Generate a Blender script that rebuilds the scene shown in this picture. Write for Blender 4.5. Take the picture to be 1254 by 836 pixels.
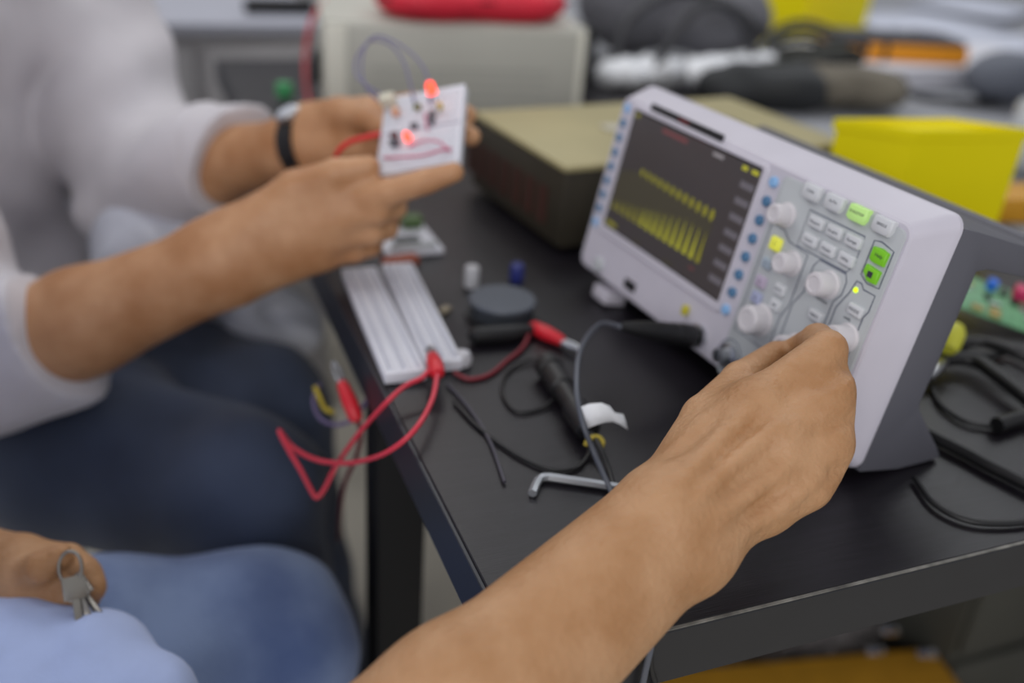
import bpy, bmesh, math, random
import numpy as np
from mathutils import Vector, Matrix
random.seed(7)
for o in list(bpy.data.objects): bpy.data.objects.remove(o)
S = bpy.context.scene
COL = S.collection

# ------------------------------------------------------------------ camera
CAM = np.array([-0.139, -0.284, 0.326]); YAW, PITCH, ROLL = math.radians(-23.127), math.radians(62.695), math.radians(4.378)
FPX = 1172.0
def _rz(a): c, s = math.cos(a), math.sin(a); return np.array([[c, -s, 0], [s, c, 0], [0, 0, 1]])
def _rx(a): c, s = math.cos(a), math.sin(a); return np.array([[1, 0, 0], [0, c, -s], [0, s, c]])
RC = _rz(YAW) @ _rx(PITCH) @ _rz(ROLL)
cd = bpy.data.cameras.new('camera'); camo = bpy.data.objects.new('camera', cd); COL.objects.link(camo)
m = Matrix([list(r) for r in RC]).to_4x4(); m.translation = Vector(CAM); camo.matrix_world = m
cd.sensor_width = 36; cd.lens = FPX / 1254 * 36; cd.clip_start = 0.01
cd.dof.use_dof = True; cd.dof.focus_distance = 0.482; cd.dof.aperture_fstop = 2.8
S.camera = camo
def ray(x, y): return RC @ np.array([(x - 627) / FPX, -(y - 418) / FPX, -1.0])
def P(x, y, d): return CAM + ray(x, y) * d                     # a point seen at a pixel, d metres deep
def Z(x, y, z=0.0): r = ray(x, y); return CAM + r * ((z - CAM[2]) / r[2])   # ... or on a level surface

# ------------------------------------------------------------------ light
w = bpy.data.worlds.new('world'); S.world = w; w.use_nodes = True
bg = w.node_tree.nodes['Background']; bg.inputs[0].default_value = (0.94, 0.95, 1.0, 1); bg.inputs[1].default_value = 0.51
def area(name, loc, size, energy, color=(1, 1, 1), target=(0, 0, 0)):
    l = bpy.data.lights.new(name, 'AREA'); l.shape = 'RECTANGLE'; l.size, l.size_y = size; l.energy = energy; l.color = color
    o = bpy.data.objects.new(name, l); COL.objects.link(o); o.location = loc
    o.rotation_euler = (Vector(target) - Vector(loc)).to_track_quat('-Z', 'Y').to_euler(); return o
area('overhead_light', (-0.25, 0.55, 1.95), (1.2, 0.6), 1.5, (1, .985, .96), (-.25, .55, 0))
area('overhead_light', (1.9, 1.5, 1.9), (1.4, 0.9), 14, (.95, .98, 1), (1.9, 1.5, 0))
area('overhead_light', (0.3, 2.3, 1.95), (1.2, 0.6), 12, (1, .985, .96), (.3, 2.3, 0))  # added back light that lifts the dark background
area('overhead_light', (-1.1, 1.3, 1.95), (1.2, 0.6), 9, (1, .985, .96), (-.9, 1.3, 0))  # added lamp brightening the floor under the desk from the left
area('fill_light', (-1.3, -2.2, 1.3), (1.6, 1.4), 33, (1, .98, .97), (.1, .3, 0))  # front fill added behind the camera for the sides facing it
S.view_settings.view_transform = 'Standard'; S.view_settings.look = 'None'; S.view_settings.gamma = 1; S.view_settings.exposure = 0.0
S.view_settings.use_curve_mapping = False

# ------------------------------------------------------------------ materials
def lin(c):
    c = [v / 255 for v in c]
    return tuple(v / 12.92 if v <= .04045 else ((v + .055) / 1.055) ** 2.4 for v in c)
MATS = {}
def mat(name, rgb, rough=.5, metal=0, var=0, scale=30, bump=0, bscale=200, emit=0, coat=0, trans=0, sss=0, rgb2=None, stretch=None, alpha=1, spec=.5, detail=4, sheen=0):
    if name in MATS: return MATS[name]
    mt = bpy.data.materials.new(name); mt.use_nodes = True; nt = mt.node_tree; b = nt.nodes['Principled BSDF']
    c = lin(rgb); b.inputs['Base Color'].default_value = (*c, 1); b.inputs['Roughness'].default_value = rough; b.inputs['Metallic'].default_value = metal
    b.inputs['Coat Weight'].default_value = coat; b.inputs['Transmission Weight'].default_value = trans; b.inputs['Alpha'].default_value = alpha
    b.inputs['Specular IOR Level'].default_value = spec; b.inputs['Sheen Weight'].default_value = sheen
    if sss: b.inputs['Subsurface Weight'].default_value = sss; b.inputs['Subsurface Radius'].default_value = (.012, .005, .003); b.inputs['Subsurface Scale'].default_value = .5
    tc = nt.nodes.new('ShaderNodeTexCoord'); mp = nt.nodes.new('ShaderNodeMapping'); nt.links.new(tc.outputs['Object'], mp.inputs[0])
    if stretch: mp.inputs['Scale'].default_value = stretch
    if var or rgb2:
        n = nt.nodes.new('ShaderNodeTexNoise'); n.inputs['Scale'].default_value = scale; n.inputs['Detail'].default_value = detail; nt.links.new(mp.outputs[0], n.inputs[0])
        r = nt.nodes.new('ShaderNodeValToRGB'); nt.links.new(n.outputs[0], r.inputs[0])
        c2 = lin(rgb2) if rgb2 else tuple(min(1, v * (1 - var)) for v in c); c1 = c if rgb2 else tuple(min(1, v * (1 + var)) for v in c)
        r.color_ramp.elements[0].position = .36; r.color_ramp.elements[0].color = (*c2, 1); r.color_ramp.elements[1].position = .64; r.color_ramp.elements[1].color = (*c1, 1)
        nt.links.new(r.outputs[0], b.inputs['Base Color'])
    if bump:
        n2 = nt.nodes.new('ShaderNodeTexNoise'); n2.inputs['Scale'].default_value = bscale; n2.inputs['Detail'].default_value = 5; nt.links.new(mp.outputs[0], n2.inputs[0])
        bn = nt.nodes.new('ShaderNodeBump'); bn.inputs['Strength'].default_value = bump; bn.inputs['Distance'].default_value = .002; nt.links.new(n2.outputs[0], bn.inputs['Height'])
        nt.links.new(bn.outputs[0], b.inputs['Normal'])
    if emit: b.inputs['Emission Color'].default_value = (*c, 1); b.inputs['Emission Strength'].default_value = emit
    MATS[name] = mt; return mt
M_white = mat('scope_white', (203, 199, 210), .42, var=.02)
M_panel = mat('panel_grey', (186, 190, 193), .5, var=.02)
M_grey = mat('scope_grey', (90, 90, 98), .5, bump=.1, bscale=900)
M_seam = mat('seam_dark', (52, 50, 62), .6)
M_btn = mat('button_white', (212, 214, 218), .45)
M_knob = mat('knob_white', (214, 210, 214), .4)
M_line = mat('panel_line', (92, 98, 116), .6)
M_ink = mat('ink_grey', (70, 74, 84), .7)
M_blue = mat('key_blue', (78, 122, 160), .4)
M_lblue = mat('key_light_blue', (140, 186, 232), .4)
M_black = mat('black_plastic', (26, 26, 28), .45)
M_rubber = mat('black_rubber', (24, 24, 26), .5, bump=.15, bscale=500)
M_cable = mat('grey_cable', (84, 88, 98), .4)
M_bcable = mat('black_cable', (20, 20, 22), .45)
M_red = mat('red_plastic', (205, 30, 45), .4)
M_redwire = mat('red_wire', (205, 52, 72), .4)
M_metal = mat('steel', (190, 192, 196), .3, metal=1)
M_wood = mat('desk_black', (23, 20, 26), .36, var=.25, scale=14, bump=.12, bscale=60, stretch=(1.2, 22, 8), spec=.5)
M_band = mat('desk_band', (31, 31, 34), .45, var=.06)

# ------------------------------------------------------------------ mesh helpers
def link(name, me, m=None, parent=None, smooth=False, angle=40):
    o = bpy.data.objects.new(name, me); COL.objects.link(o)
    if m and not me.materials: me.materials.append(m)
    if smooth:
        me.polygons.foreach_set('use_smooth', [True] * len(me.polygons))
        if angle < 180: me.set_sharp_from_angle(angle=math.radians(angle))
    if parent is not None:
        o.parent = parent
        if parent.parent is None and 'local' not in parent.keys(): o.matrix_parent_inverse = parent.matrix_basis.inverted()
    return o
def from_bm(name, bm, m=None, parent=None, smooth=False, angle=40):
    me = bpy.data.meshes.new(name); bmesh.ops.recalc_face_normals(bm, faces=bm.faces[:]); bm.to_mesh(me); bm.free(); return link(name, me, m, parent, smooth, angle)
def pydata(name, v, f, m=None, parent=None, smooth=False, angle=40):
    me = bpy.data.meshes.new(name); me.from_pydata([tuple(map(float, q)) for q in v], [], [tuple(q) for q in f]); me.validate(); return link(name, me, m, parent, smooth, angle)
def tag(o, label, cat, group=None, kind=None):
    o['label'] = label; o['category'] = cat
    if group: o['group'] = group
    if kind: o['kind'] = kind
    return o
def struct(o, label=None):
    o['kind'] = 'structure'
    if label: o['label'] = label
    return o
def empty(name, loc, label=None, cat=None, group=None, M=None):
    o = bpy.data.objects.new(name, None); o.empty_display_size = .03; COL.objects.link(o)
    if M is not None: o.matrix_basis = M
    else: o.location = tuple(map(float, loc))
    if label: tag(o, label, cat, group)
    return o
def frame(loc, xdir, zdir=(0, 0, 1)):
    x = Vector(xdir).normalized(); z = Vector(zdir); z = (z - x * z.dot(x)).normalized(); y = z.cross(x)
    M = Matrix((x, y, z)).transposed().to_4x4(); M.translation = Vector(tuple(map(float, loc))); return M
def bm_box(bm, lo, hi, bev=0, seg=2, M=None):
    r = bmesh.ops.create_cube(bm, size=1); vs = r['verts']
    c = [(a + b) / 2 for a, b in zip(lo, hi)]; s = [b - a for a, b in zip(lo, hi)]
    for v in vs: v.co = Vector((v.co.x * s[0] + c[0], v.co.y * s[1] + c[1], v.co.z * s[2] + c[2]))
    if bev:
        es = list({e for v in vs for e in v.link_edges}); bmesh.ops.bevel(bm, geom=es, offset=bev, segments=seg, profile=.5, affect='EDGES')
    if M is not None:
        for v in bm.verts: v.co = M @ v.co
    return bm
def box(name, lo, hi, m, parent=None, bev=0, seg=2, M=None):
    bm = bmesh.new(); bm_box(bm, lo, hi, bev, seg, M); return from_bm(name, bm, m, parent, bev > 0, 35)
def spline(pts, n=8):
    pts = [np.array(q, float) for q in pts]; out = []
    for i in range(len(pts) - 1):
        p0 = pts[i - 1] if i else 2 * pts[0] - pts[1]; p1, p2 = pts[i], pts[i + 1]; p3 = pts[i + 2] if i + 2 < len(pts) else 2 * pts[-1] - pts[-2]
        for k in range(n):
            t = k / n; out.append(.5 * ((2 * p1) + (-p0 + p2) * t + (2 * p0 - 5 * p1 + 4 * p2 - p3) * t * t + (-p0 + 3 * p1 - 3 * p2 + p3) * t ** 3))
    out.append(pts[-1]); return out
def tube_data(path, r, seg=10, taper=None):
    path = [Vector(tuple(map(float, q))) for q in path]; n = len(path); V = []; F = []; N = None
    for i, q in enumerate(path):
        t = (path[min(i + 1, n - 1)] - path[max(i - 1, 0)]).normalized()
        if N is None: N = t.orthogonal().normalized()
        N = (N - t * N.dot(t)).normalized(); B = t.cross(N); rr = r[i] if hasattr(r, '__len__') else r
        for k in range(seg):
            a = 2 * math.pi * k / seg; V.append(q + (N * math.cos(a) + B * math.sin(a)) * rr)
    for i in range(n - 1):
        for k in range(seg):
            F.append((i * seg + k, i * seg + (k + 1) % seg, (i + 1) * seg + (k + 1) % seg, (i + 1) * seg + k))
    F.append(tuple(range(seg))[::-1]); F.append(tuple(range((n - 1) * seg, n * seg))); return V, F
def tube(name, pts, r, m, parent=None, seg=10, n=8, smooth_path=True):
    path = spline(pts, n) if smooth_path else pts
    V, F = tube_data(path, r, seg); return pydata(name, V, F, m, parent, True, 50)
def lathe(name, prof, m, parent=None, M=None, seg=28, angle=35):
    V = []; F = []; n = len(prof)
    for k in range(seg):
        a = 2 * math.pi * k / seg
        for r, z in prof: q = Vector((r * math.cos(a), r * math.sin(a), z)); V.append(M @ q if M is not None else q)
    for k in range(seg):
        j = (k + 1) % seg
        for i in range(n - 1): F.append((k * n + i, j * n + i, j * n + i + 1, k * n + i + 1))
    F.append(tuple(k * n for k in range(seg))[::-1]); F.append(tuple(k * n + n - 1 for k in range(seg)))
    bm = bmesh.new(); vs = [bm.verts.new(v) for v in V]
    for f in F:
        try: bm.faces.new([vs[i] for i in f])
        except ValueError: pass
    bmesh.ops.remove_doubles(bm, verts=bm.verts[:], dist=1e-6); return from_bm(name, bm, m, parent, True, angle)
def prism(name, poly, axis_pts, m, parent=None, bev=0):
    """poly: list of 3-D points (one cap), axis_pts: extrusion vector"""
    bm = bmesh.new(); vs = [bm.verts.new(tuple(map(float, q))) for q in poly]; f = bm.faces.new(vs)
    r = bmesh.ops.extrude_face_region(bm, geom=[f]); nv = [v for v in r['geom'] if isinstance(v, bmesh.types.BMVert)]
    bmesh.ops.translate(bm, verts=nv, vec=Vector(axis_pts))
    if bev: bmesh.ops.bevel(bm, geom=bm.edges[:], offset=bev, segments=2, profile=.5, affect='EDGES')
    return from_bm(name, bm, m, parent, bev > 0, 35)
def rrect(x0, x1, y0, y1, r, n=4):
    out = []
    for cx, cy, a0 in ((x1 - r, y1 - r, 0), (x0 + r, y1 - r, 90), (x0 + r, y0 + r, 180), (x1 - r, y0 + r, 270)):
        for k in range(n + 1): a = math.radians(a0 + 90 * k / n); out.append((cx + r * math.cos(a), cy + r * math.sin(a)))
    return out
def loft(name, rings, m, parent=None, cap0=True, cap1=True, angle=30):
    n = len(rings[0]); V = [q for r in rings for q in r]; F = []
    for i in range(len(rings) - 1):
        for k in range(n): F.append((i * n + k, i * n + (k + 1) % n, (i + 1) * n + (k + 1) % n, (i + 1) * n + k))
    if cap0: F.append(tuple(range(n))[::-1])
    if cap1: F.append(tuple(range((len(rings) - 1) * n, len(rings) * n)))
    o = pydata(name, V, F, m, parent, True, angle); bm = bmesh.new(); bm.from_mesh(o.data); bmesh.ops.recalc_face_normals(bm, faces=bm.faces[:]); bm.to_mesh(o.data); bm.free()
    o.data.set_sharp_from_angle(angle=math.radians(angle)); return o
def ribbon(name, pts, wd, y, m, parent, closed=False):
    """flat thin line drawn on a panel: pts are (x, z), lies at depth y"""
    q = [Vector(p) for p in pts]; n = len(q); V = []; F = []
    for i in range(n):
        a = q[i - 1] if (i or closed) else q[i]; b = q[(i + 1) % n] if (i < n - 1 or closed) else q[i]
        t = (b - a).normalized(); nn = Vector((-t.y, t.x)) * wd / 2
        for s in (1, -1): V.append((q[i].x + nn.x * s, y, q[i].y + nn.y * s))
    for i in range(n if closed else n - 1): j = (i + 1) % n; F.append((2 * i, 2 * i + 1, 2 * j + 1, 2 * j))
    return pydata(name, V, F, m, parent)
def text(name, s, size, M, m, parent, ext=.00005):
    cu = bpy.data.curves.new('t', 'FONT'); cu.body = s; cu.size = size; cu.align_x = 'CENTER'; cu.align_y = 'CENTER'; cu.extrude = ext; cu.resolution_u = 2
    t = bpy.data.objects.new('t', cu); COL.objects.link(t); bpy.context.view_layer.update()
    me = bpy.data.meshes.new_from_object(t.evaluated_get(bpy.context.evaluated_depsgraph_get())); bpy.data.objects.remove(t); bpy.data.curves.remove(cu)
    me.transform(M); me.materials.clear(); return link(name, me, m, parent)

# ------------------------------------------------------------------ signed-distance bodies (skin, cloth) meshed with surface nets
def A3(q): return np.array(q, float)
def cone(a, b, ra, rb):
    a, b = A3(a), A3(b); ab = b - a; L = ab @ ab + 1e-12
    def f(p):
        t = np.clip(((p - a) @ ab) / L, 0, 1); return np.linalg.norm(p - a - t[:, None] * ab, axis=1) - (ra + (rb - ra) * t)
    f.bb = (np.minimum(a - ra, b - rb), np.maximum(a + ra, b + rb)); return f
def ell(c, rad, xd=(1, 0, 0), zd=(0, 0, 1)):
    c, rad = A3(c), A3(rad); R = np.array(frame((0, 0, 0), xd, zd).to_3x3())
    def f(p):
        q = (p - c) @ R; k0 = np.linalg.norm(q / rad, axis=1); k1 = np.linalg.norm(q / rad ** 2, axis=1) + 1e-9; return k0 * (k0 - 1) / k1
    e = np.abs(R) @ rad; f.bb = (c - e, c + e); return f
def smin(a, b, k):
    h = np.maximum(k - np.abs(a - b), 0) / k; return np.minimum(a, b) - h * h * k * .25
FAR = .08
def U(k, *fs):
    def f(p):
        d = np.full(len(p), FAR)
        for g in fs:
            mk = ((p > g.bb[0] - FAR) & (p < g.bb[1] + FAR)).all(1)
            if mk.all(): d = smin(d, g(p), k)
            elif mk.any(): d[mk] = smin(d[mk], g(p[mk]), k)
        return d
    f.bb = (np.min([g.bb[0] for g in fs], 0), np.max([g.bb[1] for g in fs], 0)); return f
def chain(pts, rad, k=.003): return U(k, *[cone(pts[i], pts[i + 1], rad[i], rad[i + 1]) for i in range(len(pts) - 1)])
def carve(f, k, *gs):
    def F(p):
        d = f(p)
        for g in gs:
            mk = ((p > g.bb[0] - .03) & (p < g.bb[1] + .03)).all(1)
            if mk.any(): d[mk] = -smin(-d[mk], g(p[mk]), k)
        return d
    F.bb = f.bb; return F
def cut(f, pt, n):
    pt, n = A3(pt), A3(n); n = n / np.linalg.norm(n)
    def g(p): return np.maximum(f(p), (p - pt) @ n)
    g.bb = f.bb; return g
def wob(f, amp, fn):
    def g(p): return f(p) + amp * fn(p)
    g.bb = (f.bb[0] - amp, f.bb[1] + amp); return g
def sdf_mesh(name, f, h, m, parent=None, pad=None, clip=None):
    lo, hi = f.bb; pd = pad or 4 * h; lo = lo - pd; hi = hi + pd
    if clip is not None: lo = np.maximum(lo, clip[0]); hi = np.minimum(hi, clip[1])
    B = 8; nb = np.ceil((hi - lo) / (h * B)).astype(int); N = nb * B
    g = np.stack(np.meshgrid(*[np.arange(k) for k in nb], indexing='ij'), -1).reshape(-1, 3)
    cen = lo + (g * B + (B - 1) / 2) * h; dc = f(cen); act = np.abs(dc) < h * B * 1.15 + .004
    D = np.repeat(np.repeat(np.repeat(dc.reshape(nb).astype(np.float32), B, 0), B, 1), B, 2)
    off = np.stack(np.meshgrid(*[np.arange(B)] * 3, indexing='ij'), -1).reshape(-1, 3); ga = g[act] * B
    for s in range(0, len(ga), 64):
        idx = (ga[s:s + 64, None, :] + off[None]).reshape(-1, 3); D[idx[:, 0], idx[:, 1], idx[:, 2]] = f(lo + idx * h)
    ins = D < 0; cn = ins[:-1, :-1, :-1].astype(np.int8)
    cs = [(i, j, k) for i in (0, 1) for j in (0, 1) for k in (0, 1)]; n0, n1, n2 = N
    tot = np.zeros((n0 - 1, n1 - 1, n2 - 1), np.int8)
    for i, j, k in cs: tot += ins[i:n0 - 1 + i, j:n1 - 1 + j, k:n2 - 1 + k]
    cells = np.argwhere((tot > 0) & (tot < 8)); vid = -np.ones(tot.shape, np.int32); vid[tuple(cells.T)] = np.arange(len(cells))
    acc = np.zeros((len(cells), 3)); cnt = np.zeros(len(cells))
    for a in cs:
        for ax in range(3):
            if a[ax]: continue
            b = list(a); b[ax] = 1
            va = D[cells[:, 0] + a[0], cells[:, 1] + a[1], cells[:, 2] + a[2]]; vb = D[cells[:, 0] + b[0], cells[:, 1] + b[1], cells[:, 2] + b[2]]
            x = (va < 0) != (vb < 0); t = np.where(x, va / np.where(va == vb, 1, va - vb), 0); pt = np.array(a, float) + np.zeros((len(cells), 3)); pt[:, ax] += t
            acc[x] += pt[x]; cnt[x] += 1
    V = lo + (cells + acc / np.maximum(cnt, 1)[:, None]) * h; F = []
    for ax in range(3):
        u, v = [(1, 2), (2, 0), (0, 1)][ax]; s0 = [slice(None)] * 3; s1 = [slice(None)] * 3; s0[ax] = slice(0, -1); s1[ax] = slice(1, None)
        a = ins[tuple(s0)]; b = ins[tuple(s1)]; e = np.argwhere(a != b); e = e[(e[:, u] > 0) & (e[:, v] > 0) & (e[:, u] < N[u] - 1) & (e[:, v] < N[v] - 1)]
        def at(du, dv): q = e.copy(); q[:, u] -= du; q[:, v] -= dv; return vid[q[:, 0], q[:, 1], q[:, 2]]
        quad = np.stack([at(1, 1), at(0, 1), at(0, 0), at(1, 0)], 1); fl = ~a[e[:, 0], e[:, 1], e[:, 2]]; quad[fl] = quad[fl][:, ::-1]; F.append(quad[(quad >= 0).all(1)])
    F = np.concatenate(F); me = bpy.data.meshes.new(name)
    me.vertices.add(len(V)); me.vertices.foreach_set('co', V.astype(np.float32).ravel()); me.loops.add(F.size); me.loops.foreach_set('vertex_index', F.ravel().astype(np.int32))
    me.polygons.add(len(F)); me.polygons.foreach_set('loop_start', np.arange(0, F.size, 4, dtype=np.int32)); me.update(calc_edges=True); me.validate()
    return link(name, me, m, parent, True, 180)

# ================================================================== the setting
FZ = -0.74
M_floor = mat('floor_grey', (214, 208, 194), .55, var=.1, scale=3, bump=.05)
M_wall = mat('wall_pale', (176, 176, 178), .85, var=.04, scale=2, bump=.1, bscale=60)
struct(box('floor', (-1.6, -1.2, FZ - .05), (3.0, 3.6, FZ), M_floor), 'pale grey smooth floor under the desks')
struct(box('wall_back', (-1.6, 3.6, FZ), (3.0, 3.7, 2.0), M_wall), 'pale grey back wall of the workshop')
struct(box('wall_right', (3.0, -1.2, FZ), (3.1, 3.7, 2.0), M_wall), 'pale grey side wall beyond the second bench')

# ------------------------------------------------------------------ desk
M_wood = MATS['desk_black']
DT = .034
desk = empty('desk', (.36, .65, FZ), 'black wood-grain desk the oscilloscope stands on', 'desk')
box('tabletop', (.0015, .0015, -DT + .0005), (.72, 1.30, 0), M_wood, desk, .0007, 1)
sx = float(Z(797, 776)[0])
box('edge_band', (sx, -.0012, -DT), (.72, .0013, -.0004), M_band, desk, .0005, 1)
box('edge_band', (-.0012, -.0010, -DT), (sx - .0008, .0013, -.0008), M_band, desk, .0005, 1)
box('edge_band', (-.0012, .0016, -DT), (.0013, 1.30, -.0004), mat('desk_band_side', (34, 37, 46), .4), desk, .0005, 1)
box('edge_strip', (sx, -.0004, -.0006), (.72, .0012, .0003), mat('band_highlight', (120, 118, 112), .5, var=.5, scale=60, stretch=(1, .1, .1)), desk)  # highlight along the front edge, painted as a paler strip
M_legs = mat('leg_black', (14, 14, 16), .5, spec=.25)
for x, y in ((.008, .30), (.008, 1.22), (.66, .05), (.66, 1.22)):
    box('leg', (x, y, FZ), (x + .04, y + .04, -DT), M_legs, desk, .003)
box('crossbar', (.012, .34, -DT - .035), (.032, 1.22, -DT), M_legs, desk, .002)
box('crossbar', (.66, .09, -DT - .035), (.68, 1.22, -DT), M_legs, desk, .002)
bench = empty('workbench', (1.5, 1.4, FZ), 'long pale grey workbench behind the black desk, heaped with clutter', 'workbench')
M_bench = mat('bench_grey', (150, 152, 158), .5, var=.06, scale=4)
box('tabletop', (.74, -.3, -.04), (2.6, 3.2, -.002), M_bench, bench, .003)
for x in (.78, 2.5):
    for y in (-.2, 3.1): box('leg', (x, y, FZ), (x + .05, y + .05, -.04), M_grey, bench, .003)
bench2 = empty('workbench', (.5, 2.2, FZ), 'grey bench at the far end of the black desk, carrying test instruments', 'workbench')
box('tabletop', (.3, 1.32, -.04), (.735, 3.2, -.002), M_bench, bench2, .003)
for x in (.32, .66):
    for y in (1.36, 3.1): box('leg', (x, y, FZ), (x + .05, y + .05, -.04), M_grey, bench2, .003)

# ================================================================== oscilloscope (local: x right along the face, y into the case, z up the face)
SY, ST = math.radians(-85.563), math.radians(10.602)
Ux = _rz(SY) @ A3((1, 0, 0)); Vz = _rz(SY) @ A3((0, math.sin(ST), math.cos(ST))); Wy = _rz(SY) @ A3((0, math.cos(ST), -math.sin(ST)))
Ms = Matrix((Vector(Ux), Vector(Wy), Vector(Vz))).transposed().to_4x4(); Ms.translation = Vector((.196, .384, .0125))
sc = empty('oscilloscope', None, 'white and grey bench oscilloscope with a lit screen and rows of knobs', 'oscilloscope', M=Ms); sc['local'] = 1
mm = .001
def ring(x0, x1, z0, z1, r, y, n=5): return [(px, y, pz) for px, pz in rrect(x0 * mm, x1 * mm, z0 * mm, z1 * mm, r * mm, n)]
loft('front_shell', [ring(0, 313, 0, 161, 9, .025), ring(0, 313, 0, 161, 9, .0225), ring(1.5, 311.8, 1.5, 160, 9, .0195), ring(6.5, 303.5, 11, 150.5, 8, .001), ring(8, 302, 12.5, 149, 7, 0)], M_white, sc, angle=24)
loft('seam', [ring(1.2, 311.8, 1.2, 159.8, 8.5, .024), ring(1.2, 311.8, 1.2, 159.8, 8.5, .0268)], M_seam, sc)
# grey rear shell, C-shaped from the side
prof = [(155, 26.3), (154, 40), (150, 77), (146, 118), (143, 124), (130, 124), (128.5, 118), (130.5, 95), (133, 60), (131, 52), (120, 52.5), (79, 53.8), (46.6, 54), (42, 57), (14, 90), (8.8, 95.5), (6.8, 94.5), (4, 82), (0.2, 60), (0, 26.3)]
prism('rear_shell', [(0.0005, y * mm, z * mm) for z, y in prof], (.312, 0, 0), M_grey, sc, .0012)
box('carry_handle', (.02, .124, .132), (.293, .138, .148), M_grey, sc, .005, 3)
for u in (30, 262):
    box('foot', (u * mm, .004, -.009), ((u + 22) * mm, .024, .0025), M_white if u < 100 else M_grey, sc, .002)
# screen and bezel
def bezel(name, o, i, y0, y1, m, r=3):
    a = ring(*o, r + 2, y0); b = ring(o[0] + 1.5, o[1] - 1.5, o[2] + 1.5, o[3] - 1.5, r + 1, y1); c = ring(i[0] - .6, i[1] + .6, i[2] - .6, i[3] + .6, r, y1); d = ring(*i, r, y0)
    loft(name, [a, b, c, d], m, sc, False, False)
bezel('screen_bezel', (19, 185, 44, 148.2), (26, 180, 51, 144), .0005, -.0018, M_white, 2)
scr = box('screen', (.0255, -.0003, .0505), (.1805, .001, .1445), mat('screen_glass', (26, 24, 24), .12, spec=.5, emit=.0), sc); scr['label'] = 'lit dark screen showing a yellow waveform'
M_scr = mat('screen_dark', (58, 54, 55), .3, emit=.35)
def sprite(name, poly, m, y=-.0006, par=scr):
    return pydata(name, [(a * mm, y, b * mm) for a, b in poly], [tuple(range(len(poly)))], m, par)
sprite('display_area', [(27, 52), (179.5, 52), (179.5, 143), (27, 143)], M_scr, -.00045)
Y1 = mat('trace_yellow', (122, 118, 34), .5, emit=.5); Y0 = mat('trace_faint', (62, 58, 46), .5, emit=.33); Y2 = mat('trace_bright', (152, 150, 40), .5, emit=.55)
# faint filled band
sprite('waveform_fill', [(28, 96), (40, 100), (60, 104), (150, 103), (150, 66), (28, 70)], Y0, -.0005)
n = 15
for i in range(n):
    x = 33 + i * 8.1; g = i / (n - 1)
    hh = 8 + 16 * min(1, g * 1.3)
    sprite('waveform_spike', [(x - 2.2, 66.5), (x + 2.2, 66.5), (x + 1.0, 66.5 + hh * .6), (x + .2, 66.5 + hh), (x - .6, 66.5 + hh * .6)], Y2 if 4 < i < 14 else Y1, -.0006)
    if i > 2:
        q = []
        for k in range(10):
            a = 2 * math.pi * k / 10; q.append((x + 2.3 * math.cos(a), 104 - .2 * i + (2.4 + 2 * g) * math.sin(a)))
        sprite('waveform_peak', q, Y1, -.0006)
for k, (a, b, c, d, m) in enumerate([(29, 139, 34, 142, Y1), (66, 137, 98, 140, mat('trace_red', (104, 58, 60), .5, emit=.4)), (128, 138, 140, 140.5, mat('trace_grey', (122, 118, 120), .5, emit=.6)), (160, 138, 166, 141, Y2), (170, 138, 177, 141, Y2), (29, 53.5, 44, 56.5, Y1), (70, 53.2, 80, 55.2, Y0), (110, 53.2, 122, 55.5, Y0), (140, 60, 146, 61.5, MATS['trace_red'])]):
    sprite('status_text', [(a, b), (c, b), (c, d), (a, d)], m)
for k in range(7): sprite('menu_label', [(163, 127 - k * 11), (177, 127 - k * 11), (177, 131.5 - k * 11), (163, 131.5 - k * 11)], mat('menu_grey', (92, 88, 94), .5, emit=.4))
for gx in range(9): sprite('grid_line', [(34 + gx * 15, 60), (34.25 + gx * 15, 60), (34.25 + gx * 15, 134), (34 + gx * 15, 134)], mat('grid_grey', (62, 59, 59), .5, emit=.55), -.00048)
st = box('brand_strip', (.044, -.0006, .1487 - .0006), (.133, .0006, .1535 - .0003), M_black, sc, .0004); 
box('brand_mark', (.081, -.0008, .1496), (.093, -.0004, .1516), mat('dull_red', (120, 40, 46), .5), st)
# key columns beside the screen
def key(name, u, v, r, m, dep=.0028):
    M = Matrix.Translation((u * mm, .0005, v * mm)) @ Matrix.Rotation(math.pi / 2, 4, 'X')
    return lathe(name, [(r * mm, 0), (r * mm, dep * .7), (r * .78 * mm, dep), (0.0002, dep * 1.02)], m, sc, M, 18)
for i in range(8): key('soft_key', 192 - i * .45, 139.3 - i * 12.8, 3.5, M_lblue if i in (0, 7) else M_blue)
for i in range(9):
    box('menu_key', (.0115, -.0016, (138.2 - i * 11.6) * mm), (.0185, .0006, (145 - i * 11.6) * mm), M_lblue if i in (0, 8) else M_blue, sc, .0012)
# control panel
pl = [ring(198.5, 300.5, 9, 146.5, 5, .0006), ring(198.5, 300.5, 9, 146.5, 5, -.0004), ring(199.3, 299.7, 9.8, 145.7, 4.5, -.0009)]
pan = loft('control_panel', pl, M_panel, sc, angle=30)
PY = -.00105
for nm, pts in {'six': [(229, 134), (275, 134), (275, 118), (272, 111), (229, 111)], 'green': [(282, 134.5), (287, 135.5), (292, 134.5), (297, 133.5), (297, 111.5), (288, 111), (285, 112.5), (282, 114)],
                'trig': [(281, 109.5), (285, 109.5), (287.5, 107), (296.5, 107), (296.5, 97), (294.5, 93), (294.5, 66), (297, 60), (297, 32), (274, 32), (274, 90), (277, 97), (279, 101)],
                'horiz': [(250, 110), (272, 110), (274.5, 106), (274.5, 98), (270.5, 92), (270.5, 36), (242, 36), (242, 78), (247, 88), (247, 105)],
                'vert': [(203, 116), (215, 116), (222, 111), (240, 109), (240, 76), (236, 66), (236, 42), (203, 42)]}.items():
    ribbon('panel_outline', [(a * mm, b * mm) for a, b in pts], .0008, PY, M_line, pan, True)
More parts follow.
